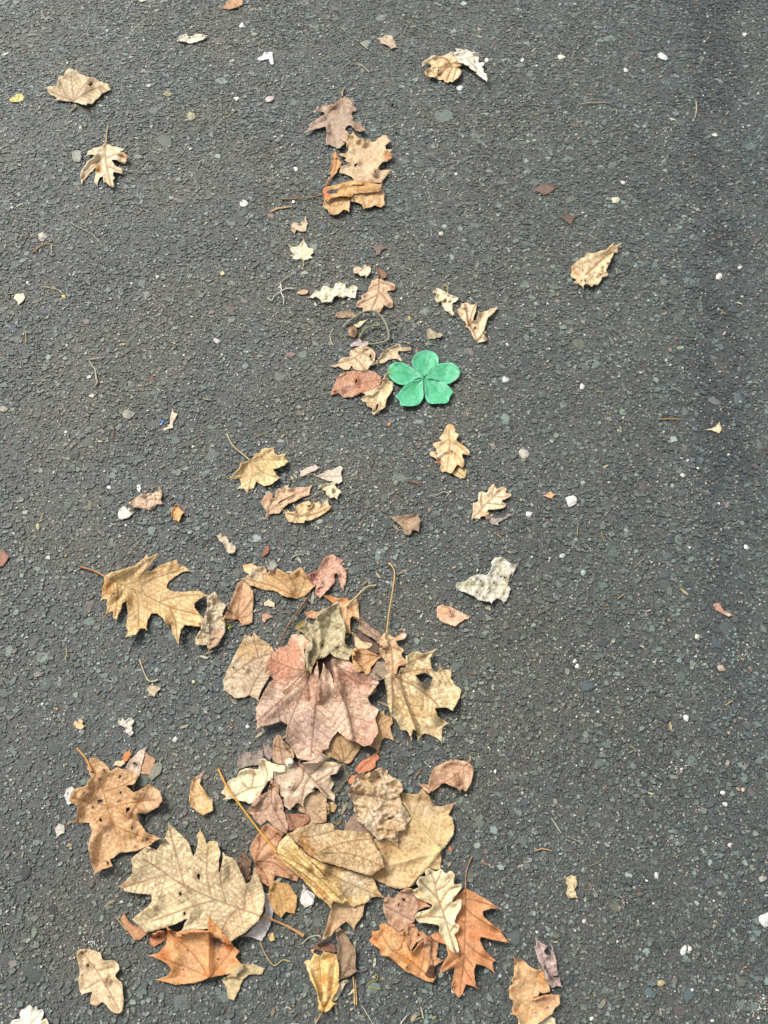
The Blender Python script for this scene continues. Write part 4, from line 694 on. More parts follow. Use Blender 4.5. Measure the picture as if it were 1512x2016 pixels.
L('maple_leaf','greenish beige crinkled leaf with a cupped centre, on top of the red leaf','U',[(240,590),(330,640),(400,480),(520,430),(600,370),(630,390),(630,500),(680,580),(700,700),(690,850),(780,920),(790,960),(760,990),(740,1050),(600,1020),(520,970),(440,1020),(380,1030),(330,1110),(300,1190),(250,1150),(230,1000),(250,860),(300,830),(210,740),(130,680),(160,660),(230,650)],(172,160,122),c2=(204,194,162),c3=(132,118,80),
  veins=[[(415,970),(330,640)],[(415,970),(480,700),(600,480)],[(430,960),(560,700),(680,620)],[(440,960),(600,900),(760,940)],[(415,970),(330,1000),(260,1120)],[(415,970),(320,800),(260,640)]],vc=(196,182,140),holes=[(435,880,18),(610,905,14),(680,960,9)],crum=.035,wave=.08,curl=.1,quilt=.012,tints=[(300,1000,100,(138,124,96),.7),(180,670,50,(146,132,60),.8),(740,900,50,(142,122,62),.7)],folds=[(415,960,400,640,.07,30),(415,960,560,560,-.05,24)],mott=.65,ms=.08,
  stem=[(415,975),(350,1050),(220,1190),(60,1350),(-20,1420)],sc=(150,118,72),sr=(1.3,1.0),gap=.002)
tag(tube('twig',px('A',[(435,650),(470,590),(500,530),(560,440),(618,358)]),1.5,2.0,(140,104,76),M_STEM,tip=.8,lift=.006),'straight brown stalk with a thick grey end, leaning at the upper left of the pile','stalk',GR['twig'])
L('fallen_leaf','grey-brown leaf half hidden between the orange-tan and spotted leaves','A',[(990,800),(1040,730),(1080,740),(1130,790),(1100,835),(1040,848),(1000,830)],(156,136,116),c2=(176,158,138),wave=.04)
L('oak_leaf','orange-tan leaf with a pale lobe, right of the greenish crinkled leaf','A',[(885,660),(920,650),(960,655),(1060,700),(1000,770),(990,810),(965,810),(958,790),(905,800),(890,740)],(202,154,98),c2=(222,184,134),c3=(180,128,76),veins=[[(1058,700),(960,690),(890,670)],[(1040,700),(960,750),(910,790)]],vc=(180,128,76),wave=.06,curl=.09,gap=.003,stem=[(1055,700),(1095,670),(1135,630)],sc=(150,106,80),sr=(.8,.7),
  extra=[dict(out=[(885,560),(910,572),(945,610),(1003,625),(1000,645),(975,658),(920,658),(905,650),(900,600)],name='pale_lobe',c1=(222,196,146),c2=(236,214,174),sm=1,rag=.3,wave=.08,veins=[[(890,565),(990,640)]],vc=(196,158,110))])
L('oak_leaf','light brown oak leaf with a tall upright straw-yellow stem, right of the pile','A',[(1100,565),(1140,590),(1190,560),(1212,575),(1195,600),(1150,610),(1165,640),(1195,665),(1180,690),(1205,730),(1200,760),(1165,760),(1150,810),(1110,800),(1080,760),(1085,730),(1060,700),(1050,660),(1055,600),(1075,565)],(204,166,124),c2=(226,196,158),c3=(170,124,82),sm=1,rag=.5,veins=[[(1095,570),(1120,660),(1130,790)],[(1110,640),(1180,670)],[(1115,680),(1060,680)]],vc=(166,118,78),tints=[(1195,578,24,(232,216,206),.9),(1180,740,30,(184,128,80),.7)],stem=[(1093,565),(1105,450),(1125,330),(1140,220),(1130,175),(1105,148)],sc=(222,178,112),sr=(1.5,1.2),tip=.9,wave=.09,curl=.1,quilt=.012,slift=.008,gap=.004)
L('maple_leaf','gold-beige maple leaf with a dark torn hole and toothed lobes, right side of the pile','A',[(1075,820),(1110,800),(1150,820),(1180,770),(1205,770),(1205,700),(1265,670),(1310,685),(1385,660),(1350,715),(1360,770),(1390,800),(1410,755),(1430,780),(1480,780),(1475,830),(1500,870),(1540,905),(1525,950),(1510,980),(1485,1025),(1440,1005),(1380,1010),(1400,1060),(1460,1100),(1425,1130),(1420,1215),(1390,1185),(1320,1160),(1280,1200),(1270,1150),(1250,1140),(1240,1195),(1210,1140),(1180,1140),(1150,1080),(1115,1050),(1100,980),(1090,900)],(206,178,124),c2=(234,218,182),c3=(176,140,88),holes=[[(1262,815),(1320,800),(1368,830),(1345,888),(1305,862)]],veins=[[(1120,815),(1200,950),(1275,1160)],[(1120,815),(1130,920),(1125,1040)],[(1125,815),(1290,900),(1400,1000),(1420,1100)],[(1130,810),(1300,780),(1440,790)],[(1130,805),(1230,740),(1360,680)]],vc=(166,118,66),vw=1.2,tints=[(1120,900,70,(216,190,160),.6),(1315,850,58,(70,50,40),.8),(1280,1010,110,(196,162,98),.6)],spots=(20,2,(150,104,60)),lat=70,ms=.07,mott=.6,folds=[(1140,815,1270,1150,.08,22),(1175,810,1300,1140,-.05,16),(1110,830,1125,1030,.06,24)],wave=.06,curl=.09,quilt=.008)
# --- lower cluster
L('fallen_leaf','grey-purple crinkled leaf, uppermost on the left of the lower pile','S',[(335,310),(400,200),(480,205),(590,180),(600,240),(560,340),(480,340),(420,350),(345,385),(350,340)],(140,126,118),c2=(166,152,142),c3=(110,94,88),crum=.05,wave=.08,extra=[dict(out=[(600,130),(680,160),(705,230),(660,290),(600,240)],c1=(146,124,118),c2=(166,146,138),wave=.12,folds=[(620,150,670,270,.14,24)])])
L('oak_leaf','plain light brown lobe standing between the purple leaf and the red leaf','S',[(690,130),(710,60),(750,33),(780,60),(800,100),(880,170),(900,220),(900,260),(820,330),(700,300),(690,200)],(178,146,114),c2=(196,166,134),c3=(156,120,90),veins=[[(750,50),(770,200),(790,310)],[(765,160),(860,190)],[(760,160),(700,140)]],vc=(142,104,76),wave=.05,sm=1,rag=.4,gap=.004)
L('fallen_leaf','brown leaf with dark specks, under the pinkish oak leaf of the lower pile','S',[(930,730),(1010,650),(1060,610),(1180,570),(1225,640),(1225,900),(1050,930),(1040,830),(940,790)],(178,146,108),c2=(204,178,142),c3=(130,96,66),veins=[[(1080,780),(1150,850),(1220,900)]],spots=(16,3.5,(104,76,64)),wave=.06,crum=.03,folds=[(1225,640,1225,900,.06,14)])
L('leaf_scrap','red-brown leaf strip under the dark specked leaf','B',[(420,440),(470,436),(560,440),(570,480),(500,520),(460,528),(430,500)],(160,108,78),c2=(180,132,100),wave=.04)
L('leaf_scrap','small curled tan leaf end right of the dark specked leaf','S',[(1230,720),(1290,695),(1330,740),(1300,800),(1240,815)],(190,160,104),c3=(130,98,56),wave=.1,curl=.12,stem=[(1285,900),(1340,920),(1370,850)],sc=(190,158,106),sr=(1.0,.7))
L('oak_leaf','pinkish beige oak leaf with a long red-brown midrib, top of the lower pile','S',[(690,420),(720,400),(800,390),(830,300),(870,255),(900,290),(960,320),(1040,300),(1140,270),(1180,215),(1260,250),(1200,300),(1290,300),(1380,330),(1330,415),(1260,440),(1305,520),(1270,580),(1310,640),(1300,690),(1230,660),(1130,560),(1100,540),(1110,590),(1060,610),(1010,650),(990,740),(940,710),(920,720),(860,780),(800,730),(800,650),(770,640),(740,560),(700,480)],(202,178,152),c2=(222,204,184),c3=(172,142,114),
  veins=[[(870,255),(940,330),(1000,380),(1120,510),(1240,640)],[(1000,380),(980,480),(900,590)],[(1060,440),(1000,560),(975,720)],[(1050,430),(1150,360),(1230,260)],[(1120,500),(1220,440),(1290,400)]],vc=(160,112,86),vw=1.3,holes=[(855,555,10),(1100,575,12)],tints=[(880,700,90,(170,134,104),.7),(1250,330,60,(220,200,150),.6)],spots=(12,2.5,(150,116,100)),wave=.08,curl=.09,quilt=.01,ms=.09,gap=.003)
L('oak_leaf','bright cream oak leaf with brown veins, left of the lower pile','S',[(180,610),(230,520),(260,480),(340,450),(350,400),(420,365),(550,375),(560,280),(600,260),(660,300),(690,320),(760,330),(820,340),(815,400),(760,410),(700,400),(690,470),(640,500),(560,640),(530,670),(470,720),(380,690),(320,690),(300,670),(200,675),(230,640)],(236,224,184),c2=(246,238,208),c3=(212,186,132),veins=[[(600,540),(450,570),(330,630),(210,660)],[(480,560),(500,460),(510,420)],[(450,570),(380,500)],[(600,540),(640,440),(600,300)]],vc=(170,130,82),tints=[(240,590,50,(206,160,90),.7),(480,410,50,(196,150,100),.7),(540,630,40,(190,140,110),.6)],spots=(10,3,(192,150,96)),wave=.08,curl=.09,quilt=.01,gap=.003,ms=.1)
L('leaf_scrap','round white-cream lobe resting on the pinkish beige oak leaf','S',[(818,290),(850,262),(890,280),(888,330),(850,355),(822,325)],(240,230,198),wave=.06,sm=1,rag=.4)
L('fallen_leaf','pinkish brown angular leaf under the orange stem, lower pile','S',[(670,455),(700,490),(760,530),(750,620),(790,690),(800,780),(850,940),(835,1015),(790,1000),(700,940),(640,880),(570,935),(530,900),(490,840),(430,790),(470,740),(500,680),(560,640),(650,590),(660,520)],(182,146,118),c2=(204,172,148),c3=(156,116,90),veins=[[(700,500),(680,700),(830,1000)],[(680,700),(600,780),(470,790)]],vc=(146,104,80),tints=[(700,540,60,(204,150,112),.7),(590,620,26,(190,110,60),.8)],spots=(8,2.5,(104,66,50)),wave=.08,curl=.07,folds=[(700,480,700,760,.07,30)],ms=.1)
L('leaf_scrap','dark brown folded bits between the brown and the big beige leaf, lower left','B',[(185,690),(205,640),(230,650),(260,690),(248,780),(228,812),(205,770)],(96,72,54),c2=(150,118,90),crum=.08,wave=.1,rag=1.5)
L('maple_leaf','red-brown maple leaf under the orange stem and the golden folded leaf','B',[(270,575),(320,500),(350,490),(430,545),(400,590),(400,660),(470,730),(510,770),(500,800),(440,780),(385,765),(350,825),(310,800),(275,750),(275,700),(245,630)],(190,138,98),c2=(212,170,128),c3=(156,104,70),veins=[[(275,690),(330,600),(400,540)],[(275,690),(380,700),(480,780)],[(275,690),(330,760),(345,810)],[(275,690),(300,600),(290,560)]],vc=(150,96,62),tints=[(400,560,40,(160,98,56),.7)],wave=.08,curl=.08,spots=(6,3,(110,66,44)),folds=[(270,690,420,590,.07,24)],gap=.002)
L('fallen_leaf','smooth purple-brown leaf end behind the golden folded leaf','Q',[(185,830),(200,760),(270,680),(340,730),(420,830),(450,870),(430,950),(300,900)],(150,124,104),c2=(164,138,118),wave=.04,sm=1,rag=.2)
L('maple_leaf','wide ochre maple leaf with pale yellow veins, right of the lower pile','Q',[(430,930),(520,880),(600,860),(700,700),(720,590),(690,540),(700,470),(830,490),(860,490),(910,440),(960,500),(1030,600),(1110,600),(1215,565),(1150,680),(1185,710),(1200,800),(1200,860),(1130,960),(1075,1030),(1085,1100),(1075,1195),(960,1180),(900,1240),(850,1290),(830,1330),(780,1360),(690,1375),(580,1340),(470,1290),(410,1260),(440,1210),(540,1180),(500,1000)],(190,154,104),c2=(214,188,146),c3=(160,120,70),
  veins=[[(1065,1022),(900,790),(720,560)],[(1065,1022),(900,950),(730,880)],[(1065,1022),(850,1080),(620,1140)],[(1065,1022),(940,1180),(780,1350)],[(1062,1015),(1060,840),(1080,680)],[(1062,1015),(1130,920),(1190,840)]],vc=(240,218,156),vw=1.6,lat=80,tints=[(950,650,150,(206,186,156),.6),(620,1000,140,(196,150,84),.6),(770,830,80,(196,142,72),.6),(500,1250,70,(190,140,74),.7)],folds=[(1060,1010,720,560,.05,26),(1060,1010,800,640,-.04,22),(1065,1022,620,1140,.03,30),(540,1200,600,1330,-.05,16),(1065,1020,780,1340,.04,30)],wave=.07,curl=.07,quilt=.008,mott=.55,ms=.08,gap=.002,
  stem=[(1055,960),(960,850),(850,720),(740,590),(680,515)],sc=(226,200,140),sr=(1.9,1.2),tip=0)
L('leaf_scrap','orange-red leaf piece sticking out at the top of the crumpled brown leaf','Q',[(280,260),(330,190),(440,130),(480,98),(512,160),(475,180),(470,240),(380,290),(310,297)],(206,124,78),c2=(220,150,106),c3=(176,96,56),wave=.05,rag=1.4,extra=[dict(out=[(215,360),(250,315),(300,310),(270,390),(230,395)],c1=(206,140,100),wave=.05)],veins=[[(300,280),(480,120)]])
L('maple_leaf','badly crumpled greyish tan leaf lying over the wide ochre maple leaf','Q',[(205,465),(300,330),(330,280),(380,300),(500,240),(590,265),(580,300),(700,370),(735,440),(690,490),(720,590),(800,710),(770,760),(740,820),(680,840),(670,960),(560,900),(500,920),(400,820),(350,770),(300,740),(265,640),(270,580),(230,520)],(194,166,128),c2=(220,202,174),c3=(150,116,82),crum=.09,wave=.09,curl=.09,rag=2.0,ms=.07,mott=.65,spots=(16,3.5,(110,76,60)),veins=[[(215,470),(420,520),(700,620)],[(420,520),(560,400),(700,420)],[(350,560),(450,720),(500,900)]],vc=(206,180,134),folds=[(220,470,560,540,-.05,14),(560,560,690,520,-.07,12),(530,760,640,700,-.08,12),(640,740,680,900,-.06,12),(300,340,480,380,-.05,12)],tints=[(600,830,90,(176,138,94),.7),(420,720,90,(222,206,184),.7),(380,420,110,(206,172,118),.6)],gap=.003)
L('fallen_leaf','brown-beige leaf hanging out below the golden folded leaf','B',[(630,1110),(660,1020),(690,910),(740,900),(860,900),(850,980),(800,1050),(760,1010),(720,1040),(700,1060),(680,1085),(650,1105)],(182,148,108),c2=(208,180,144),c3=(146,112,80),veins=[[(700,930),(680,1010),(635,1105)],[(700,930),(780,980),(800,1040)]],vc=(224,190,130),wave=.06,curl=.08,folds=[(690,920,640,1100,.1,20),(720,930,760,1000,-.05,16)],tints=[(660,1040,40,(206,158,98),.8)])
L('maple_leaf','large golden maple leaf folded in half with an orange stem, centre of the lower pile','B',[(390,640),(402,590),(450,545),(500,600),(560,660),(640,700),(760,730),(890,772),(910,790),(930,840),(960,882),(900,880),(860,915),(800,930),(740,920),(700,890),(680,935),(600,870),(540,800),(450,720),(400,670)],(206,170,104),c2=(230,204,150),c3=(180,134,68),
  veins=[[(400,650),(500,720),(620,800),(760,900)],[(400,655),(560,800),(680,920)],[(400,648),(560,700),(760,800),(950,880)]],vc=(176,124,60),tints=[(480,680,80,(226,186,100),.8),(640,830,90,(222,172,80),.8),(750,890,60,(228,178,76),.8),(420,590,40,(232,214,176),.8),(800,810,110,(208,192,164),.85),(560,760,60,(214,160,72),.7)],lat=60,
  folds=[(450,575,640,740,.16,28),(640,740,720,860,.13,30),(470,700,680,900,.06,30),(640,770,900,850,.06,36)],wave=.05,curl=.06,quilt=.008,ms=.06,mott=.7,
  stem=[(390,645),(350,590),(300,530),(210,410),(130,300),(100,240),(80,200)],sc=(226,168,72),sr=(2.0,2.2),tip=.7,slift=.004,gap=.005,
  extra=[dict(out=[(392,640),(402,590),(450,545),(480,575),(520,640),(580,700),(640,765),(730,850),(770,900),(740,918),(690,900),(640,850),(560,775),(470,710),(410,672)],name='rolled_edge',c1=(212,170,92),c2=(236,208,146),c3=(190,138,60),over=1,mott=.7,ms=.08,gap=.006,wave=.04,curl=.0,quilt=.004,veins=[[(400,650),(520,710),(640,800),(730,890)]],vc=(186,132,62),folds=[(430,600,560,720,.20,20),(560,720,720,870,.16,18)],tints=[(430,590,40,(228,208,164),.7)]),
         dict(out=[(450,545),(500,515),(560,495),(690,488),(698,522),(780,528),(880,540),(900,580),(945,650),(965,720),(930,740),(890,768),(800,742),(700,712),(620,690),(560,655),(505,595)],name='upper_fold',c1=(188,154,106),c2=(216,194,152),c3=(158,118,68),over=1,mott=.7,ms=.07,gap=.013,wave=.05,curl=.05,
     veins=[[(455,548),(620,640),(780,650),(950,715)],[(460,548),(560,560),(700,525)],[(560,605),(640,690),(700,712)],[(620,640),(740,590),(890,570)]],vc=(166,118,58),lat=60,tints=[(560,640,60,(190,128,54),.8),(620,540,80,(214,196,160),.7),(520,590,40,(200,140,70),.7)],folds=[(500,560,640,640,.06,26),(640,640,930,700,.05,44),(660,560,860,570,-.03,30)])])
L('oak_leaf','bone-coloured scrap of stained oak leaf alone near the bottom left','C',[(165,1190),(180,1160),(240,1160),(290,1180),(305,1215),(370,1220),(393,1260),(370,1300),(405,1340),(410,1380),(415,1440),(400,1495),(350,1490),(305,1440),(270,1460),(235,1440),(245,1385),(190,1395),(175,1330),(180,1270)],(218,190,150),c2=(234,214,180),c3=(188,148,104),veins=[[(200,1180),(290,1300),(390,1480)],[(270,1270),(370,1250)],[(290,1320),(210,1370)]],vc=(180,132,86),spots=(12,5,(120,80,56)),sm=1,rag=.6,wave=.07,curl=.09,holes=[(225,1245,8),(325,1320,7)],quilt=.01)
L('leaf_scrap','pale pinkish pointed piece behind the torn brown oak leaf, left','C',[(430,190),(440,160),(500,100),(535,85),(525,130),(500,230),(465,300),(440,270)],(200,178,160),c2=(218,200,186),c3=(160,130,114),wave=.06,holes=[(480,175,12)],tints=[(425,125,30,(206,130,60),.8)],extra=[dict(out=[(500,225),(515,160),(530,110),(585,150),(570,200),(560,235)],c1=(182,140,104),c2=(200,160,124),wave=.05),dict(out=[(405,150),(420,110),(450,98),(455,125),(430,160),(410,165)],c1=(206,124,56),wave=.05),dict(out=[(360,180),(370,160),(415,150),(425,170),(400,188)],c1=(226,196,156),wave=.05)])
L('leaf_scrap','round translucent grey-green scrap beside the pale pointed piece','C',[(545,245),(560,210),(580,170),(610,155),(622,190),(605,230),(565,262)],(132,134,120),c2=(150,152,138),wave=.01,curl=.02)
L('leaf_scrap','white crumbly piece at the left edge of the torn brown oak leaf','C',[(95,340),(110,305),(140,293),(170,330),(160,375),(120,392)],(234,230,220),crum=.05,rag=1.5,mat=M_CHIP)
L('leaf_scrap','white speckled crumb left of the big beige oak leaf','C',[(48,520),(70,490),(100,500),(100,540),(60,560)],(206,200,184),crum=.05,mat=M_CHIP)
L('oak_leaf','torn brown oak leaf riddled with small holes, at the left of the lower pile','C',[(230,145),(260,138),(300,160),(330,185),(345,210),(380,190),(450,210),(495,230),(470,280),(430,290),(465,325),(510,305),(550,280),(610,320),(620,370),(600,400),(530,440),(490,435),(500,480),(530,530),(605,570),(560,600),(480,635),(400,645),(340,680),(355,715),(300,735),(260,757),(240,700),(225,600),(245,530),(230,485),(165,485),(110,495),(165,465),(170,400),(120,370),(140,310),(215,290),(240,240),(220,200)],(202,160,110),c2=(222,188,144),c3=(176,130,82),
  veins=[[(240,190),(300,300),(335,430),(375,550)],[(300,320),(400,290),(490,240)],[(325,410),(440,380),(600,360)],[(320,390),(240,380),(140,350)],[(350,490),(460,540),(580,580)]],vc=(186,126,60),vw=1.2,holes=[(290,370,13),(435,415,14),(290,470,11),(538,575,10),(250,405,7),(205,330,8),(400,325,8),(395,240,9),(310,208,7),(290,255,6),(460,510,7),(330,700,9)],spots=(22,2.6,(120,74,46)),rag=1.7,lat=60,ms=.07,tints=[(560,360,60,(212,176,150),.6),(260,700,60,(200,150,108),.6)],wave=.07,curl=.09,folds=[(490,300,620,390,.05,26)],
  stem=[(245,215),(235,190),(210,140),(165,88)],sc=(206,150,84),sr=(2.6,1.8),tip=.4)
L('leaf_scrap','small crisp golden-tan scrap between the torn oak leaf and the lower pile','C',[(760,370),(768,310),(775,260),(800,240),(840,215),(820,280),(850,320),(885,370),(890,420),(835,448),(780,405)],(214,170,110),c2=(230,200,154),c3=(180,130,74),wave=.12,curl=.14,rag=1.4,tints=[(822,245,26,(200,170,160),.8)])
L('leaf_scrap','white and lilac torn paper-like leaf under the tip of the big beige oak leaf','C',[(1160,860),(1195,860),(1212,960),(1190,1040),(1150,1115),(1060,1085),(1130,1010),(1165,960)],(214,206,206),c2=(234,230,230),c3=(176,164,170),crum=.05,rag=1.6)
L('leaf_scrap','second white torn paper-like leaf, left under the golden folded leaf','C',[(1350,900),(1370,820),(1430,870),(1420,920),(1380,940)],(224,218,216),c3=(180,168,170),crum=.05,rag=1.4)
L('leaf_scrap','narrow rusty brown tab at the lower left of the big beige oak leaf','C',[(395,1000),(415,965),(460,1030),(520,1045),(560,1060),(500,1110),(470,1110),(440,1070)],(184,128,84),c2=(204,156,112),wave=.05,stem=[(370,982),(400,1020),(430,1058)],sc=(206,180,130),sr=(.9,.7))
L('oak_leaf','very large beige oak leaf finely speckled brown, with a thick stem, lower left','C',[(455,675),(500,640),(540,610),(590,630),(625,580),(640,545),(655,488),(700,530),(760,590),(785,665),(800,640),(810,590),(805,550),(820,520),(840,550),(858,600),(870,585),(910,585),(930,640),(920,690),(925,740),(945,650),(1010,680),(1045,760),(1065,810),(1085,800),(1110,730),(1135,780),(1155,830),(1165,880),(1155,960),(1130,1010),(1060,1070),(980,1120),(940,1090),(880,1050),(800,1050),(720,1065),(750,995),(700,1020),(600,1055),(530,1070),(460,1000),(490,970),(530,940),(565,905),(560,870),(430,855),(390,825),(430,790),(460,760),(460,710)],(206,184,142),c2=(228,212,172),c3=(182,152,112),
  veins=[[(1170,990),(1000,930),(870,880),(720,810),(610,735),(520,680)],[(735,815),(700,680),(655,510)],[(880,880),(855,760),(862,610)],[(905,895),(780,930),(560,1010)],[(960,915),(930,800),(935,700)],[(1020,935),(960,1010),(930,1080)],[(640,760),(540,790),(420,825)],[(1050,945),(1060,860),(1100,760)]],vc=(168,128,92),vw=1.3,lat=75,holes=[(815,770,14),(715,860,9),(738,968,9),[(918,745),(925,690),(930,690),(926,748)]],tints=[(850,560,90,(206,176,116),.6),(1000,1040,130,(206,176,132),.6),(1100,900,80,(200,170,126),.5),(400,822,30,(180,120,86),.7)],spots=(40,2.4,(160,116,82)),ms=.035,mott=.75,wave=.05,curl=.07,quilt=.007,
  stem=[(1150,982),(1250,1020),(1320,1055),(1372,1087)],sc=(198,150,100),sr=(2.4,2.8),tip=.5,gap=.003)
L('fallen_leaf','ochre oval leaf with a toothed right edge, between the white torn leaves','C',[(1200,790),(1240,800),(1290,810),(1340,880),(1325,970),(1280,960),(1250,990),(1215,960),(1185,900),(1185,850)],(190,148,82),c2=(206,166,100),c3=(164,120,60),veins=[[(1220,810),(1250,900),(1260,970)]],wave=.06,gap=.003)
L('leaf_scrap','orange-brown ragged bit at the left shoulder of the orange folded leaf','C',[(555,1080),(600,1060),(640,1060),(640,1110),(600,1130),(575,1150),(555,1130)],(196,128,78),rag=1.6,holes=[(600,1090,7)])
L('maple_leaf','bright orange folded maple leaf with a dark scab, under the big beige oak leaf','C',[(552,1190),(600,1175),(640,1130),(645,1040),(700,1065),(800,1050),(860,1060),(866,985),(930,1050),(990,1130),(1030,1170),(1010,1200),(1040,1235),(1000,1285),(870,1310),(800,1335),(690,1348),(585,1320),(640,1300),(670,1270),(640,1230)],(212,146,82),c2=(226,176,120),c3=(196,116,44),veins=[[(870,1305),(870,1160),(868,1000)],[(870,1305),(780,1180),(660,1070)],[(870,1305),(740,1250),(600,1200)],[(870,1305),(960,1200),(1000,1140)]],vc=(196,120,60),tints=[(905,1120,46,(96,70,66),.95),(760,1200,100,(222,178,128),.6),(980,1120,50,(206,112,34),.8),(620,1200,50,(206,122,50),.8),(880,1030,40,(206,130,60),.7)],folds=[(870,1300,866,990,.10,26),(640,1050,700,1200,.04,30)],wave=.06,curl=.06,ms=.09,gap=.002,spots=(5,3,(90,60,54)))
L('leaf_scrap','grey-yellow ragged leaf piece below the orange folded leaf','C',[(935,1320),(1000,1280),(1010,1240),(1100,1235),(1165,1260),(1150,1290),(1080,1295),(1050,1320),(1030,1370),(1000,1430),(970,1420),(960,1360)],(196,174,120),c2=(216,200,156),c3=(150,140,110),rag=1.5,wave=.06)
tag(tube('twig',px('C',[(1140,1120),(1170,1190),(1215,1245),(1260,1215),(1300,1225)]),1.1,1.0,(206,180,116),M_STEM,tip=0),'bent yellow straw below the white and lilac torn leaf','straw',GR['twig'])
tag(tube('twig',px('C',[(1360,1132),(1400,1095),(1455,1082)]),1.0,.8,(206,204,170),M_STEM,tip=0),'thin whitish arched stalk left of the brown-beige hanging leaf','stalk',GR['twig'])
L('leaf_scrap','tiny yellow crumb under the thick stem of the big beige oak leaf','C',[(1180,1080),(1210,1070),(1222,1110),(1190,1118)],(206,176,110),crum=.06)
# --- bottom right cluster
L('fallen_leaf','pinkish brown oak leaf with a slit, left under the cream oak leaf','R',[(240,480),(255,405),(290,378),(340,400),(400,330),(440,310),(500,310),(540,350),(600,410),(660,470),(560,500),(530,560),(520,610),(450,640),(390,700),(330,660),(290,620),(250,520)],(186,146,118),c2=(204,168,140),c3=(156,116,88),veins=[[(520,600),(400,540),(260,460)],[(520,560),(560,450),(500,330)]],vc=(150,110,86),holes=[(425,410,14),[(375,470),(385,440),(392,445),(380,475)]],tints=[(600,440,70,(196,126,78),.8),(380,620,60,(170,110,70),.6)],wave=.07,curl=.07,gap=.003)
L('maple_leaf','smooth orange leaf folded over with a tear shaded by dark colour, bottom of the right cluster','R',[(115,775),(145,740),(145,690),(215,680),(215,630),(260,615),(330,660),(390,705),(435,665),(450,740),(480,870),(500,880),(560,790),(600,760),(640,800),(640,900),(650,970),(690,1060),(715,1100),(685,1145),(620,1130),(560,1100),(450,1050),(350,960),(290,915),(220,905),(210,850)],(212,150,84),c2=(226,178,122),c3=(196,122,50),veins=[[(320,860),(400,840),(440,680)],[(320,860),(230,720)],[(320,860),(500,960),(680,1130)],[(560,1080),(600,940),(610,800)]],vc=(190,124,66),tints=[(330,830,80,(224,184,128),.7),(480,950,90,(214,140,52),.7),(150,760,50,(206,122,56),.8)],holes=[(458,1012,8)],wave=.07,curl=.08,folds=[(440,670,480,880,-.06,16),(300,900,680,1120,.07,30),(500,880,600,780,.06,20)],gap=.003,
  extra=[dict(out=[(435,640),(520,625),(560,690),(600,690),(640,740),(740,765),(720,920),(775,950),(700,1010),(650,980),(620,880),(600,760),(540,790),(490,870),(450,780)],name='brown_fold',c1=(190,140,98),c2=(208,164,122),c3=(160,110,74),over=1,wave=.08,holes=[(560,725,12)],veins=[[(470,850),(500,700)],[(640,900),(700,800)]]),
         dict(out=[(612,1075),(640,1020),(655,990),(695,995),(700,1060),(690,1100),(640,1098)],name='tear_shade',c1=(82,50,32),c2=(104,66,42),over=1,wave=.03,drape=True)])  # dark sheet over the blade paints the shade in its hole
L('oak_leaf','smooth terracotta oak leaf with sharp lobes and a thin upright stem, bottom right','R',[(975,310),(1060,350),(1180,420),(1285,490),(1200,490),(1130,515),(1135,560),(1180,600),(1290,680),(1300,715),(1360,790),(1300,785),(1220,770),(1110,740),(1100,770),(1140,850),(1190,900),(1240,950),(1215,970),(1230,1055),(1140,1000),(1070,980),(1050,1040),(1060,1130),(1080,1200),(1020,1170),(980,1160),(945,1250),(915,1280),(870,1230),(845,1200),(865,1110),(880,1010),(800,1040),(740,1075),(755,1010),(820,900),(800,810),(740,790),(640,740),(720,695),(800,750),(850,640),(840,560),(860,430),(900,370),(950,330)],(202,142,92),c2=(212,156,106),c3=(196,124,64),
  veins=[[(975,312),(970,600),(960,900),(925,1265)],[(970,480),(1060,560),(1290,700)],[(972,400),(1080,420),(1260,485)],[(968,620),(880,560)],[(965,780),(1080,880),(1225,960)],[(962,900),(1040,1000)],[(962,880),(850,960),(760,1050)],[(955,1000),(1010,1100),(1060,1180)]],vc=(166,104,62),tints=[(1060,700,70,(206,124,54),.7),(1170,900,70,(206,132,70),.6),(1180,450,70,(214,164,112),.6)],mott=.25,spots=(3,2,(230,200,170)),wave=.07,curl=.09,quilt=.006,rag=.4,holes=[(870,1200,10)],gap=.002,
  stem=[(975,320),(978,200),(1000,100),(1035,25)],sc=(176,130,96),sr=(1.5,1.1))
L('pebble','tiny white pellet on the lowest tip of the terracotta oak leaf','R',[(850,1200),(862,1192),(874,1200),(874,1235),(862,1242),(850,1225)],(240,236,226),sm=1,rag=0,folds=[(862,1210,862,1225,.4,14)],cat='pebble',mat=M_CHIP)
L('oak_leaf','cream rounded-lobed oak leaf with brown dots, on top of the terracotta leaf','R',[(505,330),(555,300),(540,260),(570,210),(620,200),(615,160),(650,130),(710,160),(760,140),(800,180),(840,155),(880,190),(875,270),(935,270),(940,310),(900,360),(860,430),(930,405),(935,480),(890,570),(880,610),(920,640),(905,700),(880,720),(905,800),(915,870),(870,880),(820,830),(790,770),(740,700),(735,640),(640,620),(560,610),(525,560),(560,520),(640,500),(680,460),(600,420),(540,390)],(232,214,170),c2=(244,232,198),c3=(208,180,130),veins=[[(890,900),(830,700),(780,540),(720,370),(700,250),(650,150)],[(830,700),(890,620)],[(790,570),(660,560),(540,570)],[(770,520),(850,430),(910,420)],[(730,400),(620,290),(560,230)],[(750,440),(830,320),(930,290)],[(705,280),(760,160)],[(715,330),(820,260),(860,180)],[(800,600),(850,640),(900,660)]],vc=(186,146,104),vw=1.3,spots=(36,2.4,(196,156,106)),tints=[(570,350,40,(224,190,130),.7),(650,440,50,(200,140,96),.6)],sm=1,rag=.4,wave=.08,curl=.10,quilt=.008,stem=[(868,835),(885,875),(900,908)],sc=(150,112,92),sr=(1.8,1.3),gap=.004,mott=.4)
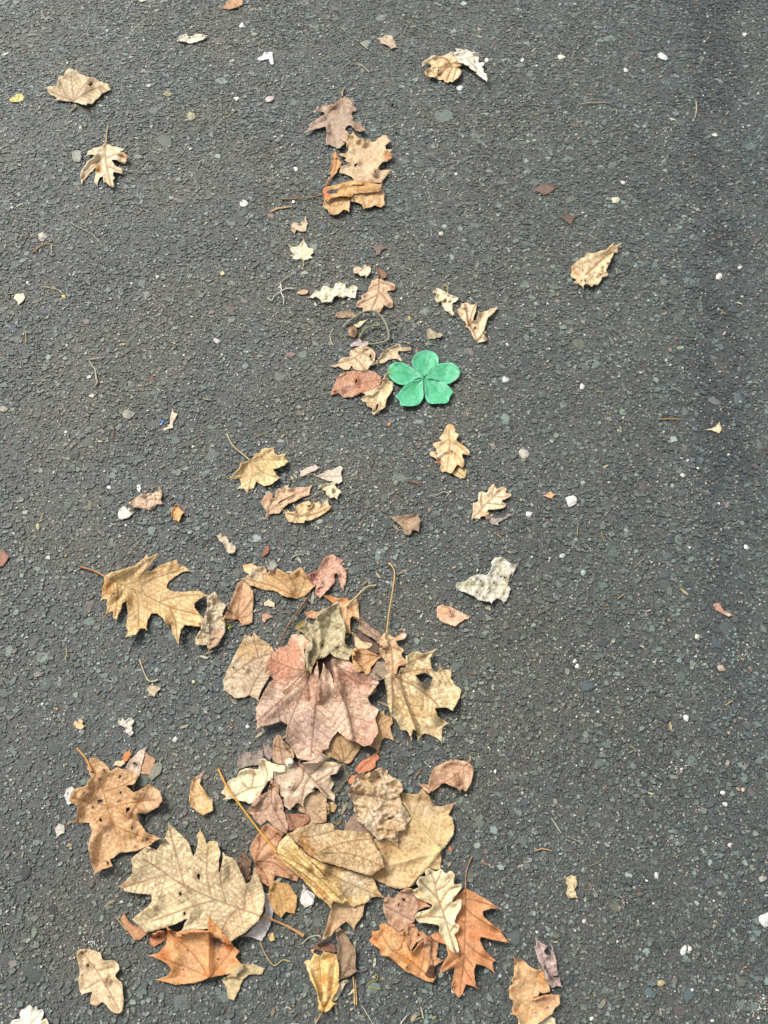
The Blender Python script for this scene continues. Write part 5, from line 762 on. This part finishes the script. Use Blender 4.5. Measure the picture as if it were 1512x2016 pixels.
L('maple_leaf','tan-orange oak-like leaf cut off by the bottom edge, near the right','P',[(355,580),(400,620),(470,615),(540,680),(610,740),(700,765),(740,755),(770,800),(800,870),(840,950),(860,1010),(870,1080),(780,1090),(720,1080),(690,1130),(780,1110),(880,1100),(1000,1120),(1000,1230),(940,1290),(880,1380),(820,1420),(700,1512),(650,1600),(480,1600),(420,1440),(400,1390),(340,1370),(335,1290),(360,1200),(300,1150),(290,1010),(340,970),(390,960),(320,920),(360,850),(370,700)],(208,162,110),c2=(228,194,150),c3=(178,126,76),
  veins=[[(685,785),(650,940),(610,1110),(490,1560)],[(640,960),(500,900),(400,800)],[(610,1110),(700,1180),(800,1300)],[(560,1290),(460,1200),(350,1130)],[(650,900),(750,960),(840,1040)]],vc=(222,176,116),vw=1.4,tints=[(760,880,110,(206,144,66),.7),(850,1200,170,(196,146,110),.6),(400,1330,60,(190,124,64),.7),(350,1050,60,(180,124,74),.7)],spots=(10,3,(130,80,48)),folds=[(640,1160,870,1080,-.09,12),(620,1180,760,1140,.07,26),(890,1200,930,1310,-.04,10)],wave=.08,curl=.08,ms=.09,
  extra=[dict(out=[(400,1600),(430,1430),(470,1440),(500,1600)],c1=(236,220,176),wave=.03),dict(out=[(680,1490),(760,1420),(880,1400),(930,1430),(945,1600),(680,1600)],name='pale_lobe',c1=(226,214,172),c2=(240,230,196),wave=.04)])
L('fallen_leaf','slim lilac-brown leaf with nibbled edge, bottom right beside the tan-orange leaf','P',[(665,330),(720,370),(820,440),(780,510),(810,560),(850,560),(870,590),(880,490),(910,500),(950,640),(955,750),(990,830),(940,870),(1000,870),(1025,1000),(940,990),(900,1020),(840,960),(790,870),(750,720),(700,640),(650,480),(670,440)],(176,156,152),c2=(200,182,178),c3=(150,120,120),holes=[[(880,840),(925,850),(990,855),(925,872)],(930,712,10),(830,600,10)],veins=[[(690,360),(760,600),(830,800),(960,980)]],vc=(156,128,126),wave=.06,curl=.09,stem=[(905,500),(880,430),(855,395)],sc=(190,180,160),sr=(.9,.7),gap=.003)
L('oak_leaf','white rounded-lobed oak leaf cut off by the bottom left corner','V',[(155,1512),(200,1450),(300,1430),(290,1360),(320,1300),(380,1280),(440,1230),(490,1280),(500,1300),(540,1245),(565,1310),(620,1290),(650,1340),(640,1400),(610,1470),(680,1430),(720,1490),(730,1600),(500,1650),(150,1620)],(244,240,222),c2=(250,248,236),c3=(226,214,180),sm=1,rag=.3,wave=.06,curl=.09,tints=[(670,1480,50,(224,206,140),.8)],veins=[[(420,1600),(470,1450),(460,1270)],[(440,1530),(560,1400),(610,1320)]],vc=(224,212,186),quilt=.008)
L('fallen_leaf','pinkish brown serrated oval leaf with a bite, above the wide ochre maple leaf','Q',[(870,390),(960,400),(970,330),(1020,240),(1120,185),(1210,170),(1330,185),(1385,240),(1375,330),(1350,400),(1310,465),(1270,440),(1260,475),(1230,430),(1150,400),(1110,380),(1000,460),(960,485),(910,440)],(196,156,122),c2=(216,182,150),c3=(166,122,92),veins=[[(1340,190),(1190,330),(1080,390),(960,440)]],lat=45,vc=(166,116,84),stem=[(1335,195),(1350,165),(1350,135)],sc=(206,176,116),sr=(1.4,1.0),rag=1.5,wave=.08,curl=.1,holes=[[(1190,335),(1240,385),(1232,386)]],gap=.004)
L('fallen_leaf','dark reddish brown leaf scrap behind the golden curled leaf, bottom middle','T',[(340,480),(420,440),(480,400),(600,420),(690,450),(720,540),(640,545),(500,530),(430,510)],(120,84,66),c2=(146,106,84),wave=.05)
L('fallen_leaf','smooth grey-brown oval leaf with a pale midrib, bottom middle','T',[(690,220),(740,200),(830,280),(900,420),(960,490),(970,600),(960,720),(980,800),(870,880),(800,900),(755,905),(740,760),(715,570),(725,430),(700,340)],(142,116,92),c2=(160,134,110),c3=(120,94,72),veins=[[(760,895),(860,720),(895,560),(870,430),(740,250)]],lat=60,vc=(176,148,112),vw=1.1,wave=.05,curl=.09,rag=.4,folds=[(895,560,780,850,.05,30)],gap=.003)
L('maple_leaf','golden yellow leaf curled like a claw with a thin stem, bottom middle','T',[(265,680),(290,650),(360,640),(400,570),(365,540),(360,510),(405,490),(392,545),(440,575),(495,600),(530,550),(515,492),(550,540),(620,550),(705,570),(735,720),(745,900),(740,1000),(690,1110),(640,1200),(700,1240),(640,1290),(560,1360),(450,1320),(460,1240),(430,1060),(350,900),(310,780),(285,690)],(222,176,92),c2=(240,216,156),c3=(206,142,48),
  veins=[[(520,1340),(440,1000),(330,720)],[(520,1340),(500,1000),(470,640)],[(520,1340),(620,1080),(680,620)]],vc=(200,140,60),folds=[(520,1340,330,720,.10,40),(520,1340,480,640,-.05,40),(530,1320,600,700,.10,50),(560,1290,720,1000,-.07,24)],tints=[(560,900,110,(214,150,56),.7),(350,760,70,(240,226,180),.8),(560,690,60,(234,200,130),.7),(640,1040,50,(206,134,44),.8)],wave=.07,curl=.12,ms=.1,
  stem=[(520,1335),(470,1420),(415,1520)],sc=(206,164,104),sr=(1.3,1.1),gap=.004,extra=[dict(out=[(740,950),(840,910),(870,930),(820,990),(780,1060),(720,1170),(690,1200),(640,1200),(700,1080)],name='pale_fold',c1=(228,210,176),c2=(240,228,202),wave=.06,curl=.1)])
tag(tube('twig',px('T',[(930,875),(940,1000),(945,1120),(950,1252)]),1.3,1.2,(224,190,130),M_STEM,tip=0),'left straw of the pair below the grey-brown oval leaf','straw',GR['twig'])
tag(tube('twig',px('T',[(958,915),(966,1040),(972,1120),(976,1252)]),1.2,1.2,(214,176,112),M_STEM,tip=0),'right straw of the pair below the grey-brown oval leaf','straw',GR['twig'])
tag(tube('twig',px('T',[(1215,880),(1245,840),(1265,880),(1240,925),(1180,935),(1130,975),(1150,1010),(1220,1040),(1300,1040)]),.9,.8,(172,168,66),M_STEM,tip=0),'curly lime yellow moss thread at the bottom middle','thread',GR['twig'])
# ------------------------------------------------------------------ loose twigs, flecks and crumbs
TW = [
 ('F',[(285,395),(200,455),(110,520)],1.1,.8,(206,196,160),'pale forked sprig stalk below the tiny white maple leaf','stalk'),
 ('F',[(160,490),(170,570),(110,610),(75,665),(40,635)],1.6,1.0,(216,214,196),'white shrivelled sprig hanging from the pale stalk','sprig'),
 ('F',[(300,548),(230,545),(170,578),(195,640),(190,700)],1.8,.8,(222,220,204),'white shrivelled sprig with a dangling root end','sprig'),
 ('a',[(430,1310),(520,1260),(640,1205),(770,1155)],.7,.5,(160,142,96),'long thin straw slanting up, left under the small oak leaf','straw'),
 ('a',[(415,1315),(470,1345),(530,1375),(575,1415),(605,1455)],.8,.6,(190,180,150),'thin pale stalk curving down from the long straw, upper left','straw'),
 ('a',[(190,1490),(240,1455),(305,1420)],1.2,.7,(206,170,112),'tan straw at the upper left below the bent stalk','straw'),
 ('a',[(275,1443),(300,1445),(305,1475),(303,1512)],.9,.7,(206,190,150),'short upright pale straw next to the tan straw','straw'),
 ('a',[(1165,1320),(1250,1290),(1330,1255)],.8,.6,(176,156,106),'thin straw left of the rolled orange leaf stem','straw'),
 ('a',[(245,65),(258,100),(285,128)],.8,.6,(206,204,190),'thin white stalk in the top left corner','stalk'),
 ('a',[(640,700),(660,675),(678,655)],1.1,1.2,(84,72,62),'short dark stalk above the stem of the small oak leaf','stalk'),
 ('a',[(180,725),(200,700),(225,685)],.6,.5,(186,180,150),'hair-thin stalk at the far left below the maple leaf','stalk'),
 ('a',[(795,1225),(855,1240)],.7,.6,(200,170,120),'short straw between the long straw and the rolled leaf','straw'),
 ('a',[(1340,690),(1395,650)],.8,.7,(206,186,130),'short straw left of the grey-brown oak leaf','straw'),
 ('b',[(555,380),(600,380),(635,395),(670,428)],1.0,.8,(200,186,146),'curved tan stalk above the grey-brown oak leaf','stalk'),
 ('b',[(615,253),(662,290)],1.2,1.1,(206,190,150),'short thick straw below the top middle scrap','straw'),
 ('b',[(55,1122),(60,1170),(52,1225)],.7,.6,(130,96,74),'short brown upright twig left of the rolled orange leaf','twig'),
 ('b',[(50,1042),(92,1083)],.8,.6,(206,190,150),'pale sliver left of the rolled orange leaf stem','straw'),
 ('b',[(1000,1062),(1018,1088)],.8,.7,(206,200,150),'tiny straw alone right of the rolled orange leaf','straw'),
 ('b',[(1088,1115),(1135,1122)],.9,.8,(206,200,170),'tiny level straw right of the rolled orange leaf','straw'),
 ('b',[(995,147),(1050,150)],.9,.8,(200,176,136),'tiny level straw near the top right of centre','straw'),
 ('b',[(795,752),(830,728)],.9,.6,(206,206,160),'tiny green-yellow straw right of the grey-brown oak leaf','straw'),
 ('c',[(390,618),(470,607),(560,605)],1.1,1.0,(206,196,160),'pale level stalk in the upper right','stalk'),
 ('c',[(1088,600),(1090,650),(1080,700)],1.1,.9,(206,180,150),'short upright pale stalk in the dark strip, upper right','stalk'),
 ('c',[(585,655),(615,648),(618,668)],.8,.7,(206,196,150),'tiny hooked straw below the pale level stalk','straw'),
 ('c',[(385,460),(415,500),(440,530)],.6,.5,(120,112,92),'thin dark stalk left of the pale level stalk','stalk'),
 ('f',[(870,965),(925,962),(990,965)],1.2,.9,(186,150,80),'golden straw with a knobbed end, right of the green flower','straw'),
 ('f',[(990,962),(975,978),(955,992)],.7,.5,(166,130,70),'thin side shoot of the golden straw','straw'),
 ('f',[(938,770),(975,790),(1015,812)],.8,.7,(176,176,160),'thin grey stalk above the golden straw','stalk'),
 ('f',[(500,797),(540,803)],.9,.8,(206,180,130),'tiny tan straw right of the green flower','straw'),
 ('f',[(1225,318),(1262,342)],.8,.7,(196,176,96),'tiny yellow straw in the right-hand stones','straw'),
 ('f',[(328,222),(375,216)],.8,.7,(200,200,150),'tiny straw under the crumbling beige leaf','straw'),
 ('i',[(233,298),(262,340),(290,385)],1.1,.9,(206,200,180),'upper half of a broken pale stalk, lower right','stalk'),
 ('i',[(325,405),(365,420),(408,443)],.8,.6,(190,180,150),'lower half of a broken pale stalk, lower right','stalk'),
 ('i',[(132,490),(180,478),(238,490)],1.3,1.2,(206,164,110),'arched tan stalk below the broken pale stalk','stalk'),
 ('i',[(455,580),(505,560),(542,528)],.7,.6,(170,146,100),'thin brown straw right of the arched tan stalk','straw'),
 ('h',[(387,85),(387,138)],.8,.7,(196,170,110),'short upright straw right of the grey-olive leaf','straw'),
 ('h',[(720,328),(752,300),(782,272)],.7,.6,(176,176,150),'thin slanting straw right of the big pile','straw'),
 ('h',[(625,513),(662,487)],1.0,.8,(196,160,106),'short tan splinter right of the big pile','splinter'),
 ('h',[(1262,1142),(1285,1125),(1305,1118)],1.2,.8,(206,180,120),'short tan splinter near the right edge','splinter'),
 ('h',[(45,1360),(70,1410),(85,1475)],.6,.5,(156,160,140),'thin grey stalk right of the golden-beige toothed leaf','stalk'),
 ('h',[(528,115),(535,150),(548,175)],.6,.5,(190,160,96),'tiny bent straw above the thin slanting straw','straw'),
 ('D',[(100,700),(103,740),(95,792)],1.0,.8,(190,180,110),'short yellowish stalk at the far left under the ochre oak leaf','stalk'),
 ('D',[(575,785),(605,870),(640,925),(695,915)],1.3,1.5,(214,204,170),'bent pale stalk above the small tan husk','stalk'),
 ('D',[(562,820),(600,800),(645,768)],.8,.7,(176,140,100),'thin brown stalk crossing the bent pale stalk','stalk'),
 ('L',[(5,555),(35,580),(60,600)],.7,.6,(176,160,100),'hair-thin stalk at the left tip of the yellow-tan maple leaf','stalk'),
 ('L',[(770,1512),(820,1480),(880,1462)],1.2,.9,(206,204,160),'pale green-white straw above the red pointed leaf','straw'),
 ('d',[(150,450),(155,512)],1.0,.9,(206,170,110),'short tan straw at the far left, upper half','straw'),
 ('d',[(530,612),(570,606),(612,600)],1.3,.9,(206,200,170),'bent sprig top of pale wiry stalk, left side','sprig'),
 ('d',[(528,620),(545,650),(562,672),(568,715),(575,745),(560,768)],1.4,1.0,(206,196,172),'pale wiry sprig running down, left side','sprig'),
 ('d',[(255,180),(300,190),(340,200),(372,225)],1.0,.7,(206,196,160),'pale stalk with a yellow bud, upper left side','stalk'),
 ('d',[(500,185),(545,187),(580,205),(605,222)],.7,.6,(190,186,170),'thin pale arched stalk, upper left side','stalk'),
 ('d',[(1195,842),(1220,848),(1250,852)],1.0,.8,(206,186,130),'tiny tan straw left of the brown-red flat leaf','straw'),
 ('d',[(662,1085),(668,1050),(672,1025)],1.0,.8,(150,106,74),'tiny brown splinter below the fluffy grey patch','splinter'),
 ('Q',[(690,120),(720,190),(762,262)],1.3,1.0,(112,100,76),'dull brown stalk right of the orange-red leaf piece','stalk'),
 ('S',[(1298,610),(1380,530),(1480,405)],1.0,.8,(166,140,96),'thin straw crossing the stalk of the round brown leaf','straw'),
 ('S',[(820,780),(850,860),(885,985)],.9,.8,(150,110,90),'thin reddish stalk lying on the brown leaves of the lower pile','stalk'),
 ('R',[(575,1360),(590,1400),(600,1465)],1.1,1.4,(206,196,156),'pale splinter at the bottom edge, right of centre','splinter'),
 ('R',[(400,1512),(430,1470),(455,1438)],1.4,1.1,(216,210,190),'white splinter at the bottom edge below the orange leaf','splinter'),
 ('R',[(490,1500),(540,1470),(590,1452)],.8,.7,(176,170,130),'thin grey straw between the two bottom splinters','straw'),
 ('R',[(60,1350),(100,1420),(155,1512)],1.0,.9,(206,196,170),'thin pale stalk at the bottom edge under the moss thread','stalk'),
 ('e',[(905,1328),(940,1338),(978,1352)],.9,.6,(150,104,70),'short brown splinter right of the cream curled leaf scrap','splinter'),
 ('e',[(715,530),(740,548),(760,562)],.6,.5,(170,176,150),'hair-thin grey stalk below the looped stalk','stalk'),
]
for cr, P, r0, r1, c_, lab, cat in TW:
    tag(tube('twig', px(cr, P), r0, r1, c_, M_STEM, tip=0, sides=5), lab, cat, GR['twig'])
# pebbles, chips and small scraps: crop, x, y, r, aspect, colour, label
def chip(name, cr, x, y, r, asp, c_, lab, cat, mat=M_CHIP, rag=.4, dome=.25):
    p = px(cr, (x, y))[0]; k = CR[cr][2] / 1512; q = random.Random(int(x * 7 + y * 13)); R = r * k; th = q.uniform(-.6, .6)
    pts_ = []
    for i in range(8):
        a = i * math.pi / 4 + q.uniform(-.3, .3); rr = R * q.uniform(.72, 1.15)
        u, v = rr * math.cos(a), rr * asp * math.sin(a); pts_.append((p[0] + u * math.cos(th) - v * math.sin(th), p[1] + u * math.sin(th) + v * math.cos(th)))
    o = blade(name, pts_, c_, rag=rag, mat=mat, wave=.08, curl=0, folds=[(p[0], p[1], p[0] + .1, p[1], dome, R * .8)], gap=.001, step=1.5, sm=1, edge=.1)
    tag(o, lab, cat, GR['pebble'] if cat == 'pebble' else 'torn scraps of dry leaf' if cat == 'leaf' else 'white paint flecks')
W_ = (228,226,218)
for a_ in (
 ('pebble','c',895,335,40,.5,W_,'largest white chip on the asphalt, upper right','pebble'),('pebble','c',672,413,15,.9,W_,'round white chip left below the largest upper chip','pebble'),
 ('pebble','c',60,355,14,.8,(232,230,222),'white chip right of the two-part leaf','pebble'),('pebble','c',1376,204,13,.8,W_,'white chip close to the upper right edge','pebble'),
 ('pebble','c',1200,797,17,.6,(226,222,206),'oval white chip beside the dark strip','pebble'),('pebble','c',612,1180,26,.8,(206,204,180),'lumpy grey-white crumb, upper right','pebble'),
 ('pebble','c',655,1078,14,.8,W_,'white chip above the lumpy grey-white crumb','pebble'),('pebble','c',290,335,26,.6,(226,220,200),'white crumb with brown fibres right of the two-part leaf','pebble'),
 ('pebble','f',1222,122,24,.9,W_,'white chip right of the crumbling beige leaf','pebble'),('pebble','f',1345,68,16,.8,W_,'small white chip next to the right-hand chip','pebble'),
 ('pebble','f',413,770,15,1.2,(236,232,214),'oval cream chip right of the green flower','pebble'),('pebble','f',145,280,14,.9,(150,154,150),'grey round chip right of the v-shaped leaf','pebble'),
 ('paint_fleck','f',352,1445,34,1.1,W_,'bright white blob right of the pale peach oak leaf','fleck'),('pebble','f',1010,1295,17,.8,(206,204,190),'grey-white chip in the right-hand stones','pebble'),
 ('pebble','h',1383,206,14,1.1,W_,'round white chip near the right edge, lower half','pebble'),('pebble','h',1028,1217,18,1.1,(232,230,226),'white chip with a dark rim, lower right','pebble'),
 ('pebble','h',295,258,18,.8,(206,212,206),'pale square chip right of the grey-olive leaf','pebble'),('pebble','h',420,360,20,.9,(164,182,178),'pale blue-grey chip below the square chip','pebble'),
 ('pebble','h',365,882,17,.8,W_,'upper of two touching white chips right of the pile','pebble'),('pebble','h',385,912,13,1.1,W_,'lower of two touching white chips right of the pile','pebble'),
 ('pebble','h',100,12,20,.8,(226,226,218),'white chip below the pale peach oak leaf','pebble'),('pebble','h',1235,922,30,.6,(186,166,144),'beige chip near the right edge','pebble'),
 ('pebble','h',1095,740,14,1.7,(206,200,180),'upright oval cream chip near the right','pebble'),
 ('paint_fleck','i',1500,900,36,1.6,W_,'large white blob cut off by the right edge','fleck'),('paint_fleck','i',1015,1075,18,1.7,W_,'taller of two white blobs, lower right','fleck'),
 ('paint_fleck','i',1050,1068,14,1.1,W_,'smaller of two white blobs, lower right','fleck'),('pebble','i',1245,145,17,.8,W_,'white chip near the right edge above the reddish stone','pebble'),
 ('pebble','i',1262,215,20,.5,W_,'flat white chip under the upper white chip, right edge','pebble'),('pebble','i',1288,455,14,1.1,(226,206,200),'pinkish white chip, right side','pebble'),
 ('pebble','i',470,1480,14,1.0,(232,230,220),'round white pebble at the bottom edge','pebble'),('pebble','i',855,636,14,1.4,(222,206,206),'pale pink-white chip, lower right','pebble'),
 ('pebble','i',875,1270,28,.8,(190,172,130),'tan crumb with holes, lower right','pebble'),('pebble','i',1365,130,14,.7,(216,186,146),'peach pebble near the right edge','pebble'),
 ('pebble','i',1480,655,26,.7,(176,166,156),'beige-grey pebble at the right edge','pebble'),('pebble','i',425,905,13,1.1,(222,218,200),'cream chip right of the terracotta leaf','pebble'),
 ('pebble','b',1205,518,24,.7,(226,224,216),'bright white fleck below the two-part leaf','pebble'),('pebble','b',235,997,13,1.3,W_,'white pebble left of the rolled orange leaf','pebble'),
 ('pebble','b',222,1192,11,1.0,(232,230,220),'white pebble above the small tan twig','pebble'),('pebble','b',1182,1028,12,.8,(240,236,220),'cream-white oval chip right of the rolled leaf','pebble'),
 ('pebble','b',1092,1380,18,.7,(200,196,176),'dusty crumb above the crumbling beige leaf, left','pebble'),('pebble','b',80,585,28,.6,(206,190,186),'pinkish white fleck left of the grey-brown oak leaf','pebble'),
 ('pebble','b',1362,358,12,1.2,W_,'white chip beside the white torn half of the two-part leaf','pebble'),
 ('paint_fleck','a',1442,1200,28,.7,W_,'white blob left of the rolled orange leaf','fleck'),('pebble','a',1398,582,18,.7,W_,'white chip left of the grey-brown oak leaf','pebble'),
 ('pebble','a',880,505,18,.6,(212,210,200),'white chip right of the beige maple leaf','pebble'),('pebble','a',475,752,10,.9,W_,'round white chip left of the small oak leaf stem','pebble'),
 ('pebble','a',1130,690,24,1.2,(176,170,140),'fluffy olive-grey crumb above the long straw','pebble'),('pebble','a',250,1395,26,1.1,(196,190,172),'fluffy white crumb above the tan straw','pebble'),
 ('pebble','a',1430,150,15,1.2,W_,'white chip below the top edge scrap','pebble'),
 ('pebble','d',375,240,15,1.1,(206,190,120),'yellow bud at the end of the pale stalk, left','pebble'),('pebble','d',525,715,17,.5,W_,'white chip beside the wiry sprig','pebble'),
 ('pebble','d',540,825,20,.6,(232,222,200),'cream chip below the wiry sprig','pebble'),('pebble','d',1278,500,24,.6,(206,204,196),'white crumb left of the lobed oak leaf','pebble'),
 ('pebble','d',897,722,12,.9,(176,96,70),'round terracotta bead on the left side','pebble'),('pebble','d',645,1367,14,.7,(240,238,230),'oval white chip above the wiry crumpled leaf','pebble'),
 ('pebble','d',928,122,13,.8,(236,230,210),'cream chip left of the tiny white maple leaf','pebble'),('pebble','d',1315,103,16,.8,(226,210,170),'cream pebble left of the tiny white maple leaf','pebble'),
 ('pebble','d',758,935,36,.8,(160,156,142),'fluffy grey crumb, left middle','pebble'),('paint_fleck','d',958,980,10,.9,(80,140,220),'tiny bright blue plastic fleck, left middle','fleck'),
 ('pebble','d',22,905,24,.8,(176,170,150),'beige pebble at the left edge','pebble'),
 ('pebble','g',225,85,13,1.5,(186,182,140),'olive pebble on the left side, lower half','pebble'),('pebble','g',285,268,13,.9,(222,216,200),'cream chip left of the large ochre oak leaf','pebble'),
 ('pebble','g',332,1163,14,1.0,(216,176,100),'amber pebble on the left','pebble'),('pebble','g',1035,1343,15,1.3,(214,212,204),'grey-white chip left of the pile','pebble'),
 ('pebble','g',1462,1268,13,.9,(226,226,222),'round white chip left of the red leaf','pebble'),('pebble','g',75,128,13,.8,(232,232,228),'white chip at the left edge, lower half','pebble'),
 ('pebble','g',1142,1003,11,1.0,(216,206,170),'cream bead left of the pile','pebble'),
 ('pebble','M',1065,283,26,.6,(206,170,110),'small golden chip right of the light tan oak leaf','pebble'),('pebble','M',1420,967,34,.8,(226,222,216),'white chip right of the silvery scrap','pebble'),
 ('pebble','M',1375,370,60,.9,(188,184,170),'crusty white lichen patch right of the light tan oak leaf','pebble'),('pebble','M',32,78,22,.8,(206,150,96),'tiny orange chip under the green flower','pebble'),
 ('pebble','M',1340,828,16,.9,(176,166,120),'tiny olive bead right of the pale peach oak leaf','pebble'),
 ('pebble','Q',1168,1000,24,1.1,(190,120,80),'orange-brown crumb beside the wide ochre maple leaf','pebble'),
 ('pebble','e',1475,730,24,.9,(200,202,196),'crusty white spot right of the green flower','pebble'),('pebble','e',905,368,14,.8,(206,180,110),'tiny golden crumb right of the looped stalk','pebble'),
 ('pebble','h',1280,590,1,1,(0,0,0),'',''),
):
    if a_[-1]: chip(*a_)
L('leaf_scrap','small brown and white crumpled scrap near the right edge, middle','h',[(1190,545),(1225,535),(1250,580),(1270,590),(1310,610),(1280,618),(1240,600),(1200,580)],(176,130,112),c2=(206,170,150),c3=(110,80,70),wave=.1,tints=[(1285,605,24,(230,220,200),.9)])
L('leaf_scrap','small cream triangular scrap right of the green flower','f',[(1155,1025),(1200,1005),(1225,985),(1242,1020),(1225,1045)],(230,206,170),c3=(176,136,90),wave=.08,curl=.1)
L('leaf_scrap','tiny peach scrap left of the bright white blob','f',[(190,1415),(230,1390),(255,1410),(230,1435)],(214,170,124),wave=.08)
L('leaf_scrap','small cream leaf scrap at the far left, upper half','d',[(80,250),(90,225),(140,220),(148,245),(130,270),(110,290),(100,265)],(232,220,194),c3=(206,176,120),wave=.08)
L('leaf_scrap','thin pinkish curled strip left of the reddish brown flat leaf','d',[(1018,900),(1025,920),(1050,932),(1035,960),(1022,985),(1022,1015),(970,1032),(962,1022),(990,1010),(1005,990),(1008,940)],(226,206,186),c3=(176,126,104),wave=.1)
L('leaf_scrap','dark brown leaf scrap at the left edge, middle','g',[(0,230),(20,225),(55,262),(40,290),(15,320),(-10,325),(-10,240)],(146,104,84),wave=.06)
L('leaf_scrap','tiny tan starry husk on the left above the torn oak leaf','D',[(145,1210),(155,1180),(175,1185),(190,1168),(212,1180),(205,1200),(222,1215),(195,1238),(170,1228)],(212,186,140),c3=(160,120,70),crum=.08,curl=.12)
L('leaf_scrap','lumpy greyish white clump on the left above the torn oak leaf','D',[(437,1200),(440,1165),(462,1153),(480,1180),(520,1158),(543,1180),(525,1210),(535,1262),(515,1282),(485,1250),(480,1225)],(206,202,192),c2=(232,230,224),c3=(150,146,138),crum=.12,wave=.12,curl=.1,rag=1.4)
L('leaf_scrap','small tan husk at the foot of the bent pale stalk','D',[(620,975),(645,948),(690,955),(715,975),(690,990),(672,1022),(630,1015),(640,1000)],(186,170,136),c2=(210,196,166),c3=(110,96,74),wave=.12,curl=.12)
L('leaf_scrap','crumbly yellow and white patch of chaff, lower right','i',[(318,655),(345,630),(378,640),(385,680),(370,720),(385,765),(335,770),(320,740),(330,700),(315,680)],(196,170,116),c2=(230,220,190),c3=(130,110,70),crum=.1,rag=2.2,ms=.1)
# chaff: tiny dry crumbs nobody could count
nC = 5200
cy = rs.uniform(-.02, 2.45, nC); cx = rs.uniform(-1, 1, nC) * (.5 + .235 * cy)
kk = rs.rand(nC) < .12 + .9 * np.exp(-(((cx + .10) / .22) ** 2 + ((cy - .45) / .5) ** 2)) + 1.2 * sstep(.45, .7, fbm(cx * 5 + 2, cy * 5, 61, 3)) * (1 - .6 * sstep(-.15, .35, cx))
cx, cy = cx[kk], cy[kk]; nC = len(cx)
ln = rs.lognormal(-6.35, .5, nC).clip(.0006, .007) * (1 + .25 * cy); pg = np.exp(-(((cx + .10) / .20) ** 2 + ((cy - .38) / .42) ** 2)); ln = ln * (1 + .9 * pg); wd = ln * rs.uniform(.12, .6, nC).clip(None, 1); wd = np.minimum(wd, .0022); th = rs.uniform(0, np.pi, nC)
base = np.array([(-1, -.6, 0), (0, -1, .25), (1, -.3, .05), (.8, .7, .3), (-.2, 1, .1), (-.9, .5, .2)])
CV = np.repeat(base[None], nC, 0) * np.stack([ln, wd, wd * 1.2], 1)[:, None, :]
xx = CV[:, :, 0] * np.cos(th)[:, None] - CV[:, :, 1] * np.sin(th)[:, None] + cx[:, None]; yy = CV[:, :, 0] * np.sin(th)[:, None] + CV[:, :, 1] * np.cos(th)[:, None] + cy[:, None]
CV = np.stack([xx, yy, CV[:, :, 2] + .0014], 2)
CV2 = CV.copy(); CV2[:, :, 2] -= .0004
V6 = np.concatenate([CV, CV2], 1).reshape(-1, 3)
ft = np.array([(0, 1, 2), (0, 2, 3), (0, 3, 4), (0, 4, 5), (8, 7, 6), (9, 8, 6), (10, 9, 6), (11, 10, 6)] + [(i, i + 6, (i + 1) % 6 + 6) for i in range(6)] + [(i, (i + 1) % 6 + 6, (i + 1) % 6) for i in range(6)])
CP = np.array([alb(c) for c in ((210,194,160),(180,160,128),(228,220,196),(140,114,92),(190,184,158),(196,176,136))])
co_ = CP[rs.choice(6, nC)] * rs.uniform(.6, 1.0, (nC, 1))
ch = mesh_obj('chaff', V6, (ft[None] + (np.arange(nC) * 12)[:, None, None]).reshape(-1, 3), M_STEM, cols=np.repeat(co_, 12, 0), smooth=False)
tag(ch, 'dry straw chaff and leaf crumbs strewn over the asphalt', 'chaff', None, 'stuff')
